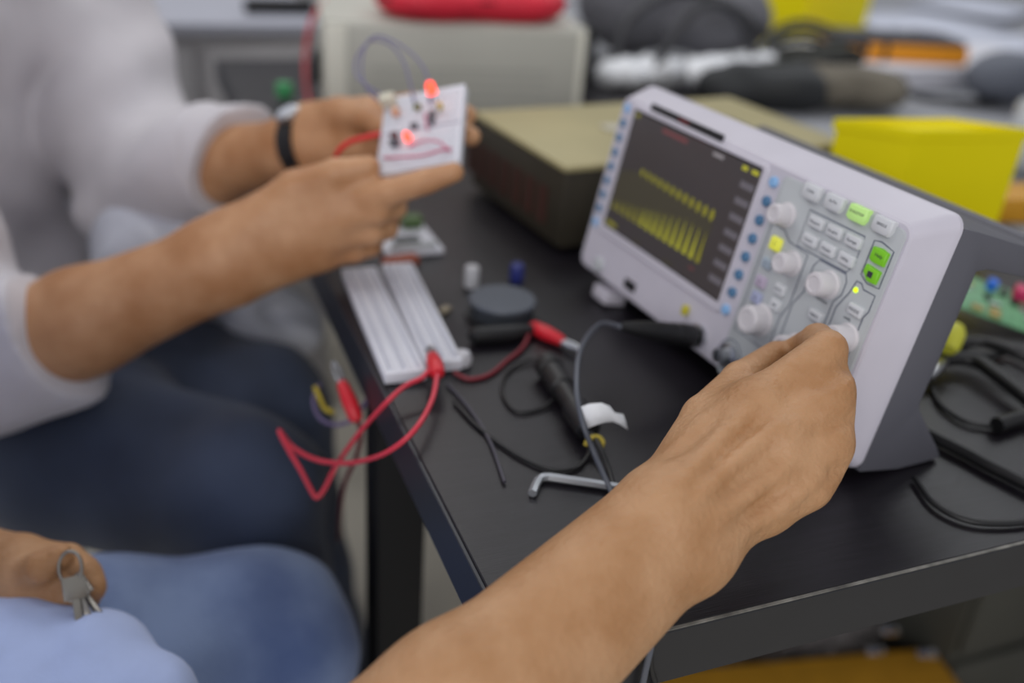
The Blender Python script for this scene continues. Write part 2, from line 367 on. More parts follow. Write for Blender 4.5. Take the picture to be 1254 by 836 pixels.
Mt = lambda u, v, y=-.0051, dx=0: Matrix.Translation((u * mm, y, v * mm)) @ Matrix.Rotation(math.pi / 2, 4, 'X')
def button(u, v, wd, ht, m, s=None, dep=4.0, poly=None, size=2.6, tm=None, lab=None):
    if poly:
        cx = sum(a for a, _ in poly) / len(poly); cz = sum(b for _, b in poly) / len(poly)
        def rg(k, y): return [((cx + (a - cx) * k) * mm, y, (cz + (b - cz) * k) * mm) for a, b in poly]
        b = loft('button', [rg(1, 0), rg(1, -dep * .7 * mm), rg(.93, -dep * .95 * mm), rg(.86, -dep * mm)], m, sc, angle=50)
    else:
        b = box('button', ((u - wd / 2) * mm, -dep * mm, (v - ht / 2) * mm), ((u + wd / 2) * mm, 0, (v + ht / 2) * mm), m, sc, .0011, 3)
    if lab: b['label'] = lab
    if s: text('lettering', s, size * mm, Mt(u, v, -(dep + .08) * mm), tm or M_ink, b)
    return b
M_glow = mat('button_lit_green', (176, 216, 130), .4, emit=.3); M_green = mat('button_green', (112, 180, 30), .4, emit=.25); M_yel = mat('button_lit_yellow', (200, 200, 70), .4, emit=.5)
for i, s in enumerate(('CLEAR', 'AUTO', 'RUN/STOP', 'SINGLE')):
    u = 227.5 + i * 19.3; v = 144.5
    poly = [(u - 7.5, v - 3.5), (u - 5, v - 5), (u + 5.5, v - 5), (u + 7, v - 2), (u + 7, v + 4), (u - 7, v + 4)]
    button(u, v + .2, 0, 0, M_glow if i == 2 else M_btn, s, 4.5, poly, 2.3, lab='lit green run button' if i == 2 else None)
for i, s in enumerate(('Measure', 'Acquire', 'Storage', 'Cursor', 'Display', 'Utility')):
    button(238.5 + (i % 3) * 15.4, 129 - (i // 3) * 11, 12, 7, M_btn, s, 3.6, size=2.5)
button(290.7, 128.4, 0, 0, M_green, 'Help', 3.6, [(284.5, 125), (286.5, 123.6), (295, 123.6), (295.5, 131.5), (290, 132.6), (284.5, 132)], 3, M_seam, 'lit green help button')
g2 = button(289.6, 117, 0, 0, M_green, None, 3.6, [(284, 117), (289, 112.6), (294.5, 112.9), (295, 120.5), (284.5, 121.5)], 3, M_seam, 'lit green print button')
box('print_icon', (.2879, -.0038, .1153), (.2915, -.0035, .1187), M_seam, g2)
button(213, 105.8, 9, 8.5, M_yel, '1', 3.6, lab='lit yellow channel button', size=3.5)
button(211, 92, 8, 7, mat('btn_cyan', (170, 184, 198), .45), '2', 3, size=3.5)
button(211.5, 79.5, 9, 7.5, mat('btn_violet', (186, 172, 194), .45), '3', 3, size=3.5)
button(212.5, 69, 9, 7.5, mat('btn_blue', (166, 172, 202), .45), '4', 3, size=3.5)
button(229, 81.5, 9, 7, M_btn, 'MATH', 3, size=2.2); button(230, 71.5, 9, 7, M_btn, 'REF', 3, size=2.4)
button(263, 79.5, 11, 6.5, M_btn, 'MENU', 3.4, size=2.5)
button(288.5, 94.5, 11, 6.5, M_btn, 'MODE', 3.4, size=2.8)
button(286, 45, 11, 6.5, M_btn, 'FORCE', 3.4, size=2.4)
key('trigger_lamp', 282.6, 104.6, 1.7, mat('lamp_lime', (206, 240, 30), .4, emit=1.0), .0022)['label'] = 'glowing lime trigger lamp'
def knob(u, v, r, hgt=14):
    M = Matrix.Translation((u * mm, -.0008, v * mm)) @ Matrix.Rotation(math.pi / 2, 4, 'X')
    k = lathe('knob', [((r + 1.1) * mm, 0), ((r + 1.1) * mm, .0012), (r * mm, .002), (r * .95 * mm, (hgt - 1.5) * mm), (r * .86 * mm, (hgt - .4) * mm), (r * .62 * mm, hgt * mm), (r * .55 * mm, (hgt - .5) * mm), (.0002, (hgt - .6) * mm)], M_knob, sc, M, 32)
    return k
knob(212.5, 124.6, 6.8, 12); knob(230.5, 99.5, 7, 12); knob(222, 57.5, 9.6, 13); knob(263, 99.4, 7.6, 13); knob(257, 54.5, 8.6, 14); knob(289.5, 78, 7.4, 14)
for u, v, s in ((284.5, 87.5, 'LEVEL'), (262, 89, 'POSITION')): text('lettering', s, .0022, Mt(u, v, -.0011), M_ink, pan)
# BNC sockets
def bnc(u, v):
    M = Matrix.Translation((u * mm, .0005, v * mm)) @ Matrix.Rotation(math.pi / 2, 4, 'X')
    b = lathe('socket', [(.0085, 0), (.0085, .0035), (.0062, .004), (.0048, .0045), (.0048, .012), (.0038, .012), (.0036, .004), (.0003, .004)], M_metal, sc, M, 24)
    ribbon('panel_outline', [((u + 11 * math.cos(a * math.pi / 12)) * mm, (v + 11 * math.sin(a * math.pi / 12)) * mm) for a in range(24)], .0009, PY, M_line, pan, True)
for u in (206, 233, 260, 287): bnc(u, 24)
M = Matrix.Translation((.172, .0005, .022)) @ Matrix.Rotation(math.pi / 2, 4, 'X')
lathe('socket', [(.0085, 0), (.0085, .0035), (.0048, .0045), (.0048, .012), (.0003, .012)], M_metal, sc, M, 24)
box('ground_tab', (.150, -.004, .029), (.1545, .0005, .036), mat('tab_yellow', (200, 190, 60), .5), sc, .001)
M = Matrix.Translation((.036, .004, .020)) @ Matrix.Rotation(math.pi / 2, 4, 'X')
lathe('power_button', [(.006, 0), (.006, .006), (.0045, .0075), (.0003, .0075)], M_panel, sc, M, 24)
box('usb_port', (.075, -.0015, .018), (.089, .004, .025), M_black, sc, .0005)

# ================================================================== things lying on the desk
def V3(q): return Vector(tuple(map(float, q)))
def sl(u, v, w): return np.array(Ms @ Vector((u * mm, -w * mm, v * mm)))     # scope face coordinates to world
# oscilloscope probe plugged into the first socket, its lead running off under the wrist
pb = empty('probe_lead', sl(172, 22, 12), 'black probe plug in the oscilloscope with a grey lead and white paper flag', 'probe lead')
a, b = sl(172, 22, 5), sl(171, 27, 72)
dr = (b - a) / np.linalg.norm(b - a)
V, F = tube_data([a + dr * t for t in (0, .002, .012, .014, .030, .050, .058, .062)], [.0062, .0078, .0078, .0070, .0068, .0050, .0036, .0026], 20); pydata('plug', V, F, M_rubber, pb, True, 40)
V, F = tube_data([a + dr * t for t in (.0155, .0165, .019, .020)], [.0070, .0074, .0074, .0070], 20); pydata('grip_ring', V, F, M_black, pb, True, 40)
lead = [b - dr * .004, Z(735, 397, .036), Z(712, 425, .044), Z(706, 470, .042), Z(713, 515, .030), Z(730, 560, .012), Z(750, 606, .003), Z(768, 660, .002), Z(784, 735, .002), A3((Z(791, 770)[0], .002, .003)), A3((Z(792, 776)[0], -.004, -.002)), A3((Z(792, 776)[0] - .001, -.0045, -.03)), A3((Z(792, 776)[0] + .002, -.003, -.10)), A3((Z(792, 776)[0] + .02, .02, -.3))]
tube('lead', lead, .0017, M_cable, pb, 10, 8)
# paper flag folded round the lead
q0, q1, q2, q3 = P(709, 497, .565), P(716, 527, .575), P(768, 525, .585), P(745, 494, .575)
def sheet(name, grid, m, parent=None, th=.0004):
    n, k = len(grid), len(grid[0]); V = [tuple(map(float, q)) for r in grid for q in r]; F = [(i * k + j, i * k + j + 1, (i + 1) * k + j + 1, (i + 1) * k + j) for i in range(n - 1) for j in range(k - 1)]
    o = pydata(name, V, F, m, parent, True, 60); md = o.modifiers.new('th', 'SOLIDIFY'); md.thickness = th; return o
cz = float((Z(712, 512, .030) - CAM) @ (RC @ A3((0, 0, -1))))
fl = [[P(708, 499, cz + .001), P(722, 494, cz - .003), P(736, 493, cz - .002), P(746, 497, cz + .002), P(752, 505, cz + .004), P(763, 507, cz + .006)],
      [P(711, 512, cz + .001), P(724, 508, cz - .004), P(738, 506, cz - .002), P(748, 508, cz + .001), P(756, 512, cz + .004), P(766, 516, cz + .006)],
      [P(714, 527, cz + .002), P(727, 521, cz - .003), P(740, 517, cz - .001), P(750, 516, cz + .002), P(758, 519, cz + .005), P(769, 526, cz + .007)]]
sheet('paper_flag', fl, mat('paper_white', (238, 240, 244), .8, var=.04, scale=60), pb)
# second hanging lead
X0 = float(Z(792, 776)[0])
tag(tube('hanging_cable', [A3((X0 - .03, .05, .003)), A3((X0 - .012, .02, .003)), A3((X0 - .003, .003, .004)), A3((X0 - .001, -.004, -.004)), A3((X0 + .003, -.0042, -.02)), A3((X0 + .008, -.004, -.036)), A3((X0 + .02, -.002, -.10)), A3((X0 + .03, .02, -.25))], .0014, M_bcable, None, 8), 'thin black cable hanging over the front edge of the desk', 'cable')
# hex key
hk = [Z(652, 604, .003), Z(657, 592, .003), Z(660, 587, .003), Z(664, 584.5, .003), Z(672, 584, .003), Z(720, 591, .003), Z(790, 602, .003)]
V, F = tube_data(hk, .0026, 6); tag(pydata('hex_key', V, F, mat('key_steel', (176, 180, 186), .35, metal=.6), None), 'bright steel hex key bent in an L, lying by the wrist', 'hex key')
# test probe / black adapters
tp = empty('black_adapter', Z(700, 490), 'black cable adapter with a yellow ring beside the white paper flag', 'adapter')
def body(pts, rad, name, m, par, seg=18): V, F = tube_data(pts, rad, seg); return pydata(name, V, F, m, par, True, 35)
A0, A1 = Z(676, 455, .010), Z(722, 528, .010); L = lambda t: A0 + (A1 - A0) * t
body([L(0), L(.02), L(.3), L(.32), L(.62), L(.64), L(.97), L(1)], [.0065, .0085, .0085, .0068, .0068, .0088, .0080, .006], 'barrel', M_black, tp)
body([L(-.16), L(-.15), L(-.02), L(0)], [.006, .0095, .0095, .007], 'collar', M_rubber, tp)
tube('marker_ring', [Z(717, 545, .006), Z(722, 537, .010), Z(732, 535, .010), Z(738, 541, .008), Z(736, 548, .005)], .0016, mat('ring_yellow', (190, 170, 60), .5), tp)
tube('tail', [L(1), Z(735, 548, .008), Z(745, 575, .003), Z(752, 600, .002), Z(765, 650, .002)], .0018, M_bcable, tp)
tag(tube('black_cable', [Z(556, 492, .002), Z(585, 522, .002), Z(630, 555, .002), Z(672, 574, .002), Z(705, 573, .002), Z(720, 557, .003), Z(722, 545, .005)], .0013, M_bcable, None), 'thin black wire curving across the desk above the hex key', 'wire')
tag(tube('black_cable', [Z(680, 448, .004), Z(650, 440, .003), Z(622, 455, .002), Z(615, 480, .002), Z(632, 503, .002), Z(662, 500, .002), Z(682, 486, .004)], .0012, M_bcable, None), 'small loop of thin black wire left of the black adapter', 'wire')
tag(tube('black_cable', [Z(548, 470, .002), Z(575, 500, .002), Z(600, 540, .002), Z(618, 590, .002)], .0011, mat('grey_wire', (70, 68, 78), .5), None), 'thin grey wire trailing down the desk below the breadboards', 'wire')
def clip(c, tip, label, rr=.0052):
    e = empty('crocodile_clip', c, label, 'clip'); c, tip = A3(c), A3(tip); d = (tip - c) / np.linalg.norm(tip - c)
    body([c, c + d * .003, c + d * .016, c + d * .030, c + d * .033], [rr * .6, rr, rr * 1.12, rr * .85, rr * .5], 'boot', M_red, e)
    s = np.cross(d, (0, 0, 1)); s /= np.linalg.norm(s)
    for k in (1, -1): body([c + d * .030 + s * k * .001, c + d * .040 + s * k * .0026, c + d * .049 + s * k * .0008], [.0018, .0016, .001], 'jaw', M_metal, e, 8)
    return e
c1 = clip(Z(536, 458, .018), Z(526, 424, .0125), 'red crocodile clip biting the end of the right white breadboard')
tube('wire', [Z(536, 456, .018), Z(529, 490, .014), Z(508, 526, .012), P(475, 553, .580), P(440, 565, .62), P(415, 567, .65), P(385, 562, .67), P(358, 547, .69), P(342, 527, .69), P(352, 548, .685), P(368, 575, .68), P(380, 598, .68), P(388, 609, .68), P(398, 597, .68), P(412, 570, .675), P(440, 530, .635), Z(474, 492, .010), Z(497, 472, .014), Z(517, 462, .016), Z(530, 448, .018)], .0017, M_redwire, c1, 10, 6)
c2 = clip(P(438, 516, .69), P(416, 462, .70), 'red crocodile clip dangling beside the left edge of the desk')
tube('wire', [P(438, 514, .69), P(442, 532, .695), P(436, 560, .71), P(420, 600, .75), P(415, 660, .85)], .0018, mat('dark_red_wire', (90, 24, 34), .4), c2)
c3 = clip(Z(650, 399, .006), Z(690, 418, .006), 'red crocodile clip lying on the desk left of the oscilloscope foot')
tube('wire', [Z(652, 400, .006), Z(640, 425, .003), Z(620, 442, .002), Z(600, 458, .002), Z(575, 464, .002), Z(556, 456, .003)], .0016, mat('red_wire_dull', (120, 34, 46), .5), c3)
tag(tube('coloured_wire', [P(392, 470, .74), P(384, 490, .73), P(392, 512, .72), P(412, 520, .715), P(434, 512, .71), P(450, 490, .70), P(472, 470, .69)], .0016, mat('violet_wire', (96, 84, 120), .5), None), 'violet wire looping under the left breadboard', 'wire')
tag(tube('coloured_wire', [P(386, 474, .735), P(392, 488, .73), P(398, 500, .73), P(408, 505, .725)], .0022, mat('yellow_wire', (170, 150, 40), .5), None), 'short yellow wire by the dangling red clip', 'wire')
# breadboards
M_bb = mat('breadboard_white', (222, 223, 232), .5); M_hole = mat('hole_dark', (120, 120, 132), .8)
def breadboard(bl, br, tl, h, label, holes=True):
    bl, br, tl = A3(bl), A3(br), A3(tl); yd = tl - bl; Mf = frame(bl, (yd[1], -yd[0], 0)); Ld = float(np.linalg.norm(yd)); wd = float((br - bl) @ np.array(Mf.to_3x3())[:, 0])
    e = empty('breadboard', None, label, 'breadboard', M=Mf); e['local'] = 1
    box('body', (0, 0, 0), (wd, Ld, h), M_bb, e, .001)
    for k in (.16, .5, .84): box('groove', (wd * k - .0012, .004, h - .0004), (wd * k + .0012, Ld - .004, h + .00015), mat('groove_shade', (176, 178, 192), .6), e)
    bm = bmesh.new()
    for i in range(int(wd / .00254) - 1):
        for j in range(int(Ld / .00254) - 1):
            x, y = .0019 + i * .00254, .0026 + j * .00254
            if min(abs(x - wd * k) for k in (.16, .5, .84)) < .002: continue
            vs = [bm.verts.new((x + a, y + b, h + .0001)) for a, b in ((-.0005, -.0005), (.0005, -.0005), (.0005, .0005), (-.0005, .0005))]; bm.faces.new(vs)
    o = from_bm('contact_holes', bm, M_hole, e); o['kind'] = 'stuff'; return e
z0 = .001
breadboard(Z(471, 471, z0), Z(517, 455, z0), Z(418, 340, z0), .0085, 'long white breadboard strip nearest the left edge of the desk')
breadboard(Z(521, 457, z0), Z(560, 441, z0), Z(467, 334, z0), .0085, 'long white breadboard strip holding a red clip, on the side of the oscilloscope')
tag(lathe('adhesive_putty', [(.001, .012), (.005, .0105), (.007, .006), (.006, .001), (.001, 0)][::-1], mat('putty', (190, 190, 196), .6), None, Matrix.Translation(V3(Z(566, 447, 0))), 16), 'small pale lump beside the breadboard corner', 'lump')
tag(box('orange_block', (-.016, -.006, 0), (.016, .006, .008), mat('rust_orange', (150, 74, 50), .6), None, .0015, M=Matrix.Translation(V3(Z(490, 325))) @ Matrix.Rotation(.2, 4, 'Z')), 'rust-orange terminal block behind the breadboards', 'terminal block')
# small parts on the desk
e = empty('capacitor', Z(577, 352), 'small white capacitor standing on the desk', 'capacitor')
lathe('can', [(.0001, 0), (.0058, 0), (.0062, .001), (.0062, .017), (.0055, .019), (.0001, .019)], mat('cap_white', (190, 190, 194), .4), e, Matrix.Translation(V3(Z(577, 352))), 20)
lathe('base', [(.0001, .0), (.0066, 0), (.0066, .0015), (.0001, .0015)], M_black, e, Matrix.Translation(V3(Z(577, 352))), 20)
e = empty('capacitor', Z(632, 346), 'small dark blue capacitor standing on the desk', 'capacitor')
lathe('can', [(.0001, 0), (.0055, 0), (.006, .001), (.006, .015), (.005, .017), (.0001, .017)], mat('cap_blue', (44, 52, 120), .4), e, Matrix.Translation(V3(Z(632, 346))), 20)
lathe('base', [(.0001, 0), (.0064, 0), (.0064, .0012), (.0001, .0012)], M_black, e, Matrix.Translation(V3(Z(632, 346))), 20)
e = empty('reel', Z(614, 382), 'flat grey reel of wire lying on the desk', 'reel')
lathe('flange', [(.010, .012), (.0255, .012), (.0265, .0135), (.0255, .015), (.010, .015)], mat('reel_grey', (84, 90, 100), .35), e, Matrix.Translation(V3(Z(614, 386))), 32)
lathe('winding', [(.009, .002), (.025, .002), (.025, .012), (.009, .012)], mat('reel_dark', (52, 56, 62), .5), e, Matrix.Translation(V3(Z(614, 386))), 32)
lathe('flange', [(.009, 0), (.029, 0), (.029, .002), (.009, .002)], M_black, e, Matrix.Translation(V3(Z(614, 386))), 32)
tag(body([Z(575, 412, .007), Z(580, 411, .007), Z(625, 408, .007), Z(652, 403, .006)], [.003, .0066, .0066, .004], 'banana_plug', M_black, None), 'black plug lying in front of the grey reel', 'plug')
tag(box('small_chip', (-.005, -.003, 0), (.005, .003, .004), mat('chip_tan', (150, 140, 120), .6), None, .0006, M=Matrix.Translation(V3(Z(545, 382))) @ Matrix.Rotation(.7, 4, 'Z')), 'tiny tan component right of the breadboards', 'component')
e = empty('module_board', Z(505, 318), 'small white circuit module lying under the held breadboard', 'circuit module')
Mo = frame(Z(474, 318), (Z(540, 312) - Z(470, 318)))
e2 = box('board', (0, 0, .001), (.052, .075, .006), M_bb, e, .001, M=Mo); box('chip', (.012, .012, .006), (.034, .022, .012), mat('chip_dark', (50, 54, 56), .5), e, .0008, M=Mo); box('socket', (.030, .052, .006), (.048, .066, .016), mat('chip_green', (92, 120, 70), .5), e, .0008, M=Mo); box('pin_header', (.004, .002, .006), (.046, .006, .012), M_panel, e, .0005, M=Mo)

# ================================================================== instruments and clutter behind
def inst(bl, br, depth, h, z=0.0):
    bl, br = A3(bl), A3(br); Mf = frame(bl, br - bl); return Mf, float(np.linalg.norm((br - bl)[:2]))
M_olive = mat('olive_cover', (170, 160, 118), .5, var=.05, scale=12); M_brown = mat('brown_side', (50, 45, 34), .55, var=.2, scale=8)
cn, lb = Z(682, 314), Z(574, 232); Mf = frame(cn, np.array([(cn - lb)[1] * -1, (cn - lb)[0], 0]))
if (Mf.to_3x3() @ Vector((1, 0, 0))).x < 0: Mf = Mf @ Matrix.Rotation(math.pi, 4, 'Z')
DP = float(np.linalg.norm(cn - lb))
e = empty('olive_instrument', None, 'old olive-topped instrument case standing behind the oscilloscope', 'instrument', M=Mf); e['local'] = 1
box('case', (.002, .002, .006), (.33, DP, .0775), M_brown, e, .003); box('top_cover', (0, 0, .0775), (.332, DP + .002, .0835), M_olive, e, .0025)
for k in range(7): box('vent', (-.0012 + .002, .03 + k * .026, .02), (.003, .046 + k * .026, .055), mat('vent_red', (66, 34, 26), .6), e)
for x in (.02, .30):
    for y in (.02, DP - .03): box('foot', (x, y, 0), (x + .016, y + .016, .006), M_black, e)
box('carry_strap', (.10, DP * .5 - .008, .0835), (.12, DP * .5 + .012, .0865), mat('label_pale', (190, 186, 170), .6), e, .0008)
# beige instrument
bl = Z(396, 152); br = bl + A3((.985, -.17, 0)) * .335
Mf, wd = inst(bl, br, .26, .13)
M_beige = mat('case_beige', (188, 187, 177), .55, var=.03, scale=8); M_cream = mat('panel_cream', (232, 230, 216), .5)
e = empty('beige_instrument', None, 'beige metal instrument case with a red pouch lying on top', 'instrument', M=Mf); e['local'] = 1; BH = .126
box('case', (0, .004, .006), (wd, .27, BH), M_beige, e, .004); box('front_panel', (.004, .0, .010), (wd - .004, .006, BH - .004), M_beige, e, .002)
box('trim_strip', (wd - .012, -.002, .010), (wd - .004, .001, BH - .004), M_cream, e, .001); box('trim_strip', (.004, -.002, .010), (.03, .001, BH - .004), M_cream, e, .001)
for k in range(5): box('louvre', (.06, -.0012, .022 + k * .012), (wd - .05, .001, .026 + k * .012), mat('louvre_shade', (176, 176, 168), .6), e)
box('handle', (-.012, .02, .045), (.001, .045, .085), M_black, e, .003)
for x in (.02, wd - .04): box('foot', (x, .01, 0), (x + .02, .03, .006), M_black, e)
# red pouch on top
c = np.array(Mf @ Vector((.185, .066, BH)))
pz = U(.02, *[ell(c + A3((dx, dy, 0.022)), (.055, .065, .026)) for dx, dy in ((-.065, .0), (-.02, .0), (.035, 0), (.075, -.01))])
pc = empty('red_pouch', c, 'padded red pouch lying on top of the beige instrument', 'pouch'); sdf_mesh('bag', pz, .006, mat('pouch_red', (214, 34, 58), .6, var=.12, scale=12), pc)
tube('zip', [c + A3((-.125, -.03, .026)), c + A3((-.05, -.056, .026)), c + A3((.05, -.058, .026)), c + A3((.13, -.035, .024))], .002, mat('zip_dark', (96, 16, 28), .6), pc)
# black box at its side
Mf2, w2 = inst(Z(697, 112), Z(726, 107), .2, .1)
e = empty('black_speaker', None, 'narrow black case right of the beige instrument', 'case', M=Mf2); e['local'] = 1
box('body', (0, 0, .003), (w2, .15, .092), mat('case_black', (32, 32, 34), .5), e, .004); box('front_mesh', (.004, -.0015, .010), (w2 - .004, .002, .086), M_rubber, e, .001); box('foot', (.003, .01, 0), (w2 - .003, .03, .003), M_black, e)
# grey fabric bag and papers behind
def blob(name, cs, h, m, label, cat, amp=.006, fr=60, k=.03, par=None):
    f = U(k, *[ell(c, r) for c, r in cs])
    f = wob(f, amp, lambda p: np.sin(p[:, 0] * fr + 2 * np.sin(p[:, 1] * fr * .7)) * np.cos(p[:, 2] * fr * .9 + 1.3 * np.sin(p[:, 0] * fr * .6)) + .5 * np.sin(p[:, 1] * fr * 1.7 + p[:, 2] * fr))
    o = sdf_mesh(name, f, h, m, par)
    if label: tag(o, label, cat)
    return o
M_gfab = mat('grey_fabric', (112, 112, 118), .85, var=.15, scale=20); M_paper = MATS['paper_white']; M_bag = mat('white_plastic', (216, 220, 232), .35, var=.06, scale=20)
g0 = Z(790, 78)
blob('grey_bag', [(g0 + A3((0, .05, .10)), (.12, .08, .09)), (g0 + A3((.13, .0, .082)), (.11, .08, .07))], .009, M_gfab, 'slumped grey fabric bag behind the oscilloscope', 'bag', .006, 30, .05)
for k, (x, y, s, lb_) in enumerate([(757, 108, .030, 'crumpled white paper touching the olive instrument'), (800, 105, .034, 'crumpled white paper behind the screen corner of the oscilloscope'), (870, 112, .042, 'crumpled white paper beyond the olive cover'), (925, 100, .036, 'crumpled white paper left of the black cable coil')]):
    c = Z(x, y); blob('crumpled_paper', [(c + A3((0, 0, s * .6 + .005)), (s * 1.3, s, s * .6)), (c + A3((s, .01, s * .5 + .005)), (s, s * .8, s * .5))], .004, M_paper, lb_, 'paper', .004, 110, .02)
def arc(c, rx, ry, a0, a1, n, z=.01, zr=0): return [c + A3((rx * math.cos(t), ry * math.sin(t), z + zr * math.sin(t * 1.7))) for t in np.linspace(a0, a1, n)]
cc = Z(972, 112)
e = empty('cable_coil', cc, 'coil of dark cable on the bench left of the orange meter', 'cable')
for k in range(4): tube('turn', arc(cc + A3((.02 * k, .015 * k, 0)), .095 - .01 * k, .08 + .006 * k, 0, 6.2, 14, .034 + k * .011, .022), .006, M_bcable if k % 2 else mat('cable_olive', (58, 60, 52), .5), e, 8)
tube('tail', [cc + A3((.095, 0, .034)), cc + A3((.12, -.05, .03)), cc + A3((.17, -.10, .012)), cc + A3((.26, -.13, .008)), cc + A3((.40, -.12, .008))], .006, M_bcable, e, 8)
cb = Z(900, 128)
blob('dark_pouch', [(cb + A3((0, 0, .03)), (.07, .05, .035)), (cb + A3((.08, -.03, .03)), (.06, .05, .035))], .006, mat('dark_cloth', (40, 42, 44), .7), 'dark pouch lying just behind the olive cover', 'pouch', .004, 60)
for k, pts in enumerate([[P(752, 70, 1.5), P(775, 20, 1.5), P(830, -10, 1.55), P(890, 5, 1.6), P(935, 40, 1.65)], [P(800, 90, 1.5), P(835, 30, 1.5), P(870, 5, 1.5), P(905, 20, 1.55), P(925, 70, 1.6)]]):
    tag(tube('black_cable', pts, .008, mat('cable_dim', (58, 58, 62), .6), None, 8), ('dark cable arching over the grey bag, outer one', 'dark cable arching over the grey bag, inner one')[k], 'cable')
c = Z(1012, 132)
blob('taupe_cloth', [(c + A3((0, 0, .035)), (.07, .05, .03)), (c + A3((.07, -.02, .032)), (.05, .05, .028))], .006, mat('cloth_taupe', (104, 98, 86), .8, var=.2, scale=20), 'taupe rag between the coil of cable and the nearer yellow bin', 'rag', .004, 60)
# yellow bins
M_yel_b = mat('bin_yellow', (240, 224, 2), .6, var=.02, spec=.2, scale=10)
def ybin(name, A, B, C, h, lean, label):
    """A left, B near corner, C right of the base; walls lean outward"""
    A, B, C = A3(A), A3(B), A3(C); D = A + C - B; cen = (A + C) / 2
    def rg(k, z): return [tuple(cen + (q - cen) * k + A3((0, 0, z))) for q in (A, B, C, D)]
    e = empty(name, cen, label, 'bin'); loft('wall', [rg(1, .001), rg(1 + lean, h - .008), rg(1 + lean, h), rg(1 + lean - .05, h), rg(1 + lean - .055, h - .004)], M_yel_b, e, True, True, 20)
    loft('rim', [rg(1.0 + lean, h - .010), rg(1.04 + lean, h - .009), rg(1.04 + lean, h + .001), rg(1.0 + lean, h + .001), rg(.93 + lean, h + .0005)], M_yel_b, e, False, False, 20); return e
ybin('yellow_bin', Z(996, 290), Z(1084, 306), Z(1212, 300), .118, .02, 'bright yellow plastic bin right behind the oscilloscope')
ybin('yellow_bin', Z(930, 62), Z(975, 74), Z(1052, 56), .16, .06, 'bright yellow plastic bin at the back beside the grey bag')
# orange meter on a white carton
Mf3, w3 = inst(Z(1036, 112), Z(1262, 108), .3, .03)
e = empty('white_carton', None, 'flat white carton under the orange and black meter', 'carton', M=Mf3); e['local'] = 1
box('body', (0, 0, 0), (w3 * 1.25, .22, .03), mat('carton_white', (206, 206, 214), .6), e, .002); box('lid', (-.003, -.003, .03), (w3 * 1.25 + .003, .223, .037), mat('carton_lid', (212, 212, 220), .6), e, .002)
om = np.array(Mf3 @ Vector((.03, .07, .0372))); Mf4 = frame(om, (Z(1208, 92) - Z(1050, 84)))
e = empty('orange_meter', None, 'orange meter with a black face on the white carton', 'meter', M=Mf4); e['local'] = 1
box('body', (0, 0, 0), (.235, .11, .030), mat('meter_orange', (232, 150, 14), .5), e, .006); box('face', (.006, .006, .028), (.229, .104, .040), mat('meter_black', (60, 60, 66), .5), e, .004); box('grip', (.075, -.003, .002), (.083, .002, .034), M_black, e, .001)
for k in range(3): box('key', (.02 + k * .03, .02, .040), (.04 + k * .03, .04, .043), M_grey, e, .001)
lathe('dial', [(.0001, .040), (.026, .040), (.024, .046), (.0001, .046)], M_grey, e, Matrix.Translation((.17, .055, 0)), 24)
for k, (x, y, s, t, z) in enumerate([(1120, 30, .42, .2, .004), (1200, 55, .34, -.3, .010), (1190, 15, .40, .5, .016)]):
    c = Z(x, y); sheet('paper_sheet', [[c + A3((math.cos(t) * a * s - math.sin(t) * b * s * .7, math.sin(t) * a * s + math.cos(t) * b * s * .7, z + .01 * (a * a))) for a in (-.5, -.25, 0, .25, .5)] for b in (-.5, 0, .5)], mat('paper_cool', (196, 200, 214), .8), None, .001)
    tag(bpy.data.objects[-1] if False else [o for o in COL.objects if o.name.startswith('paper_sheet')][-1], ('white paper sheet lying behind the orange meter', 'white paper sheet right of the orange meter', 'white paper sheet at the back of the bench')[k], 'paper')
c = Z(1228, 128)
blob('grey_cloth', [(c + A3((0, 0, .046)), (.09, .06, .04)), (c + A3((.1, -.02, .042)), (.08, .06, .035))], .007, mat('cloth_grey', (96, 100, 110), .8), 'dark grey cloth heap right of the white carton', 'cloth', .005, 40)
c = Z(1262, 215)
blob('clear_bag', [(c + A3((0, 0, .05)), (.045, .05, .055)), (c + A3((.06, -.03, .04)), (.06, .05, .045))], .005, mat('bag_clear', (200, 204, 208), .2, var=.2, scale=30), 'clear crumpled bag right of the yellow bin', 'bag', .005, 70)
c = Z(1250, 262)
tag(box('orange_box', (-.05, -.03, 0), (.07, .03, .028), mat('box_orange', (196, 140, 20), .5), None, .003, M=Matrix.Translation(V3(c)) @ Matrix.Rotation(-.2, 4, 'Z')), 'small orange box below the clear bag at the right', 'box')
# circuit board and cables at the right
pc_ = P(1226, 384, .80); ex = P(1262, 408, .79) - P(1180, 378, .80); ez = np.cross(ex, P(1215, 345, .84) - P(1200, 395, .79))
if ez[2] < 0: ez = -ez
Mf5 = frame(pc_ + A3((0, 0, .006)), ex, ez)
e = empty('circuit_board', None, 'green circuit board propped on the cables behind the oscilloscope', 'circuit board', M=Mf5); e['local'] = 1
box('board', (-.042, -.026, 0), (.07, .028, .0016), mat('pcb_green', (96, 150, 108), .45, var=.2, scale=120), e, .0003)
rr = random.Random(3)
for k in range(26):
    x, y = rr.uniform(-.038, .06), rr.uniform(-.022, .024); a, b, h = rr.uniform(.0012, .005), rr.uniform(.0012, .004), rr.uniform(.0008, .003)
    box('component', (x - a, y - b, .0016), (x + a, y + b, .0016 + h), rr.choice([M_black, M_metal, M_panel, mat('pcb_gold', (170, 150, 90), .4)]), e)
lathe('blue_part', [(.0001, .0016), (.0045, .0016), (.0045, .009), (.0001, .009)], mat('pcb_blue', (40, 110, 220), .4), e, Matrix.Translation((-.012, .020, 0)), 14)
box('pink_part', (.006, .014, .0016), (.022, .026, .012), mat('pcb_pink', (200, 50, 100), .4), e, .001)
